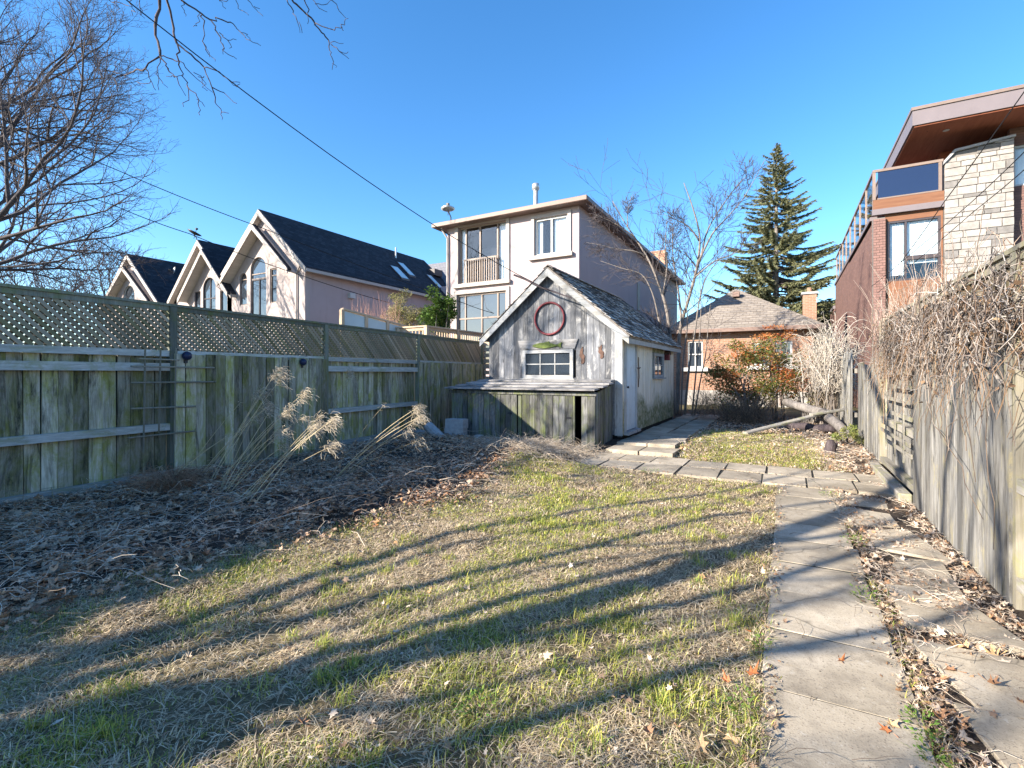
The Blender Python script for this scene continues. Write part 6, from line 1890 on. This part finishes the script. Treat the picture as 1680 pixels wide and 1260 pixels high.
def litter_stems(n, x0, x1, y0, y1, dens, Lr, r, cols, tilt, lift, K=5, wob=.012):
    xy = sample(n, x0, x1, y0, y1, dens)
    st_ = np.stack([xy[:,0], xy[:,1], gh(xy[:,0], xy[:,1]) + g.uniform(*lift, n)], 1)
    a = g.uniform(0, 6.28, n); L = g.uniform(*Lr, n)
    en = st_ + np.stack([np.cos(a)*L, np.sin(a)*L, g.normal(0, 1, n)*tilt*L], 1)
    en[:, 2] = np.maximum(en[:, 2], gh(en[:,0], en[:,1]) + .005)
    en[:, 0] = np.where((en[:, 0] > 1.2) & (st_[:, 0] < 1.2), 1.2, en[:, 0])
    P, Rr = strands(n, K, st_, en, g.uniform(0, .12, n)*L, wob, g, r, r*.5)
    V, Fc = np_tubes(P, Rr, 3)
    cols = np.array(cols); c = cols[g.integers(0, len(cols), n)]*g.uniform(.6, 1.3, (n, 1))
    push(V, Fc, np.repeat(c, K*3, 0))
tanc = [(.46,.39,.32), (.60,.52,.43), (.32,.25,.20), (.74,.65,.55), (.20,.155,.125)]
litter_stems(2600, -7.3, -2.6, .4, 8.9, lambda x, y: bedm(x, y)*(.4+.6*np.exp(-y/5)), (.08, .34), .0022, tanc, .14, (.0, .07))
litter_stems(420, -7.2, -2.9, .6, 8.6, lambda x, y: bedm(x, y), (.35, .8), .0024, tanc, .2, (.01, .07), 7, .02)
litter_stems(1500, .5, 1.25, .9, 12, lambda x, y: 1.0*sidem(x, y), (.06, .25), .0018, tanc, .08, (.0, .04))
litter_stems(900, -1.9, 1.2, 9, 17, lambda x, y: 1.0*backm(x, y), (.1, .5), .003, tanc, .12, (.0, .06))
litter_stems(60, -.1, 1.1, 1.2, 7, lambda x, y: np.ones_like(x), (.06, .22), .0015, [(.12,.09,.07)], .03, (.02, .03))
# heaped pale straw before the coop
litter_stems(2600, -4.9, -2.9, 6.6, 8.85, lambda x, y: np.exp(-((x+3.9)**2/.8 + (y-8.0)**2/.5)), (.08, .32), .0032, [(.55,.47,.38), (.45,.38,.3), (.36,.29,.22)], .3, (.0, .12))
flush('dry_stems', M['vcol'], 'dead stems and broken twigs strewn through the leaf bed', 'dry stems')

# reddish brown dry tuft beside the left fence
c = onG(275, 815, .05)
t = thing('dry_tuft', (c.x, c.y, G(c.x, c.y)), 'rounded rust-brown dry grass tuft at the foot of the left fence', 'grass')
n = 620
st_ = np.array([c.x, c.y, G(c.x, c.y)]) + g.normal(size=(n, 3))*np.array([.09, .09, .01])
a = g.uniform(0, 6.28, n); L = g.uniform(.15, .42, n)
en = st_ + np.stack([np.cos(a)*L, np.sin(a)*L, g.uniform(-.02, .22, n)], 1)
P, Rr = strands(n, 6, st_, en, g.uniform(.03, .14, n), .01, g, .0022, .0012)
strand_mesh('blades', P, Rr, t, [(.24,.13,.08), (.32,.19,.12), (.38,.28,.2)], g)

# green weeds in the path joints
def weeds(px, py, n, s, lab):
    c = onG(px, py, .02)
    t = thing('weed', (c.x, c.y, G(c.x, c.y)), lab, 'weed', 'weeds along the path')
    k = np.arange(n); az = g.uniform(0, 6.28, n); r = s*np.sqrt(g.uniform(0, 1, n))
    pos = np.stack([c.x + r*np.cos(az), c.y + r*np.sin(az)*1.5, np.full(n, G(c.x, c.y)) + .015 + g.uniform(.0, .05, n)], 1)
    V, Fc = scatter(LV, LF, pos, rotmats(az + g.normal(0, .5, n), g.uniform(-.7, .2, n), g.normal(0, .4, n)), g.uniform(.012, .028, n))
    col = np.array([(.10,.20,.03), (.15,.26,.05), (.20,.27,.06)])[g.integers(0, 3, n)]*g.uniform(.7, 1.3, (n, 1))
    fast_mesh('leaves', V, Fc, M['vleaf'], t, np.repeat(col, 4, 0), False, tuple(WL[t.name]))
    m = MB()
    for q in range(7):
        e = pos[q % n]; m.tube([(c.x, c.y, G(c.x, c.y)-.01), (float(e[0]), float(e[1]), float(e[2]))], .002, 4, False)
    m.build('stems', M['green_fish'], t)
weeds(1512, 1192, 150, .07, 'bright green weed between the path slabs near the front')
weeds(1530, 1248, 80, .05, 'small green weed at the very front right of the path')
weeds(1400, 888, 120, .10, 'green weed in the joint right of the path, middle')
weeds(1418, 980, 110, .08, 'yellowish weed patch in the joint right of the path, lower')
weeds(1246, 1058, 70, .05, 'green weed at the left edge of the path')
weeds(1215, 1160, 90, .07, 'green clover at the lawn edge left of the path')
weeds(1065, 776, 120, .13, 'green weed at the lawn edge of the crossing slabs')
weeds(780, 1165, 120, .07, 'broad dark green weed in the near lawn')
weeds(1356, 812, 80, .09, 'green weed in the path joint near the crossing slabs')

# single fallen maple leaves on lawn and path
tri = bpy.data.meshes.new('maple_leaf')
sp = [(0,-.02,0),(.12,-.10,.02),(.05,-.45,.10),(.30,-.24,.02),(.55,-.50,.14),(.56,-.17,.03),(1.0,0,.16),(.56,.17,.03),(.55,.50,.14),(.30,.24,.02),(.05,.45,.10),(.12,.10,.02),(.36,0,-.03),(-.5,.03,.05),(-.5,.05,.05)]
tri.from_pydata(sp, [], [(12,i,i+1) for i in range(11)] + [(12,11,0), (0,13,14)])
leaf_mats = [plain('dry leaf rust', (.36,.13,.05), .6, .3, 20), plain('dry leaf tan', (.45,.30,.16), .6, .3, 20), plain('dry leaf brown', (.24,.13,.075), .6, .3, 20), plain('dry leaf pale', (.36,.28,.20), .6, .25, 20)]
def leaf_mesh(mt):
    q = tri.copy(); q.materials.append(mt)
    fold, cup = rng.uniform(-.5, .9), rng.uniform(-.4, .9)
    for v in q.vertices:
        x, y, z = v.co
        v.co = (x*rng.uniform(.85, 1.1), y*rng.uniform(.6, 1.05), z + abs(y)*fold + cup*(x-.4)**2 + rng.uniform(-.06, .06))
    return q
spots = [(1378,1088,0,.11),(1268,1172,1,.10),(1455,1192,1,.09),(1462,1205,0,.08),(1228,1112,0,.12),(1195,1128,0,.10),(1150,1240,1,.13),(1060,1195,2,.10),(1000,1135,1,.10),(1560,1062,1,.12),(1590,1068,1,.10),
         (1570,1102,2,.10),(1500,990,1,.09),(1640,1080,1,.13),(1620,1120,2,.11),(1480,1080,1,.10),(1235,1040,0,.08),(760,965,3,.10),(310,1075,3,.10),(240,990,3,.12),(190,1010,3,.12),(560,930,2,.12),(465,925,2,.13),(330,930,2,.14),
         (160,985,3,.16),(60,980,2,.16),(590,905,3,.11),(420,905,2,.11),(700,1075,1,.09),(1230,890,1,.08),(1190,1210,1,.12),(1665,1150,2,.12),(1540,1180,2,.12),(500,1200,2,.10)]
LL = {}
for i, (px, py, k, s) in enumerate(sorted(spots)):
    p = onG(px, py, .02)
    onslab = (-.1 < p.x < .5 and p.y < 7.3)
    z = (.026 if onslab else max(G(p.x, p.y) + .03, .02 if p.x > .5 else 0))
    o = link_mesh('fallen_leaf', leaf_mesh(leaf_mats[k]), None, (p.x, p.y, z + .004))
    s *= .72; o.scale = (s, s*rng.uniform(.6, 1), s); o.rotation_euler = (rng.uniform(-.3, .3), rng.uniform(-.3, .3), rng.uniform(0, 6.28))
    where = 'the concrete path' if onslab else ('litter by the right fence' if p.x > .5 else ('the winter lawn' if p.x > -3.1 else 'the dark leaf bed'))
    LL.setdefault('%s maple leaf on %s' % (['rust red', 'tan', 'brown', 'pale'][k], where), []).append(o)
    tag(o, None, 'leaf', 'fallen maple leaves')
ORD = ['first', 'second', 'third', 'fourth', 'fifth', 'sixth', 'seventh', 'eighth', 'ninth', 'tenth', 'eleventh']
for lab, os_ in LL.items():
    for i, o in enumerate(os_):
        o['label'] = 'dry ' + lab + (', %s from the left' % ORD[i] if len(os_) > 1 else '')
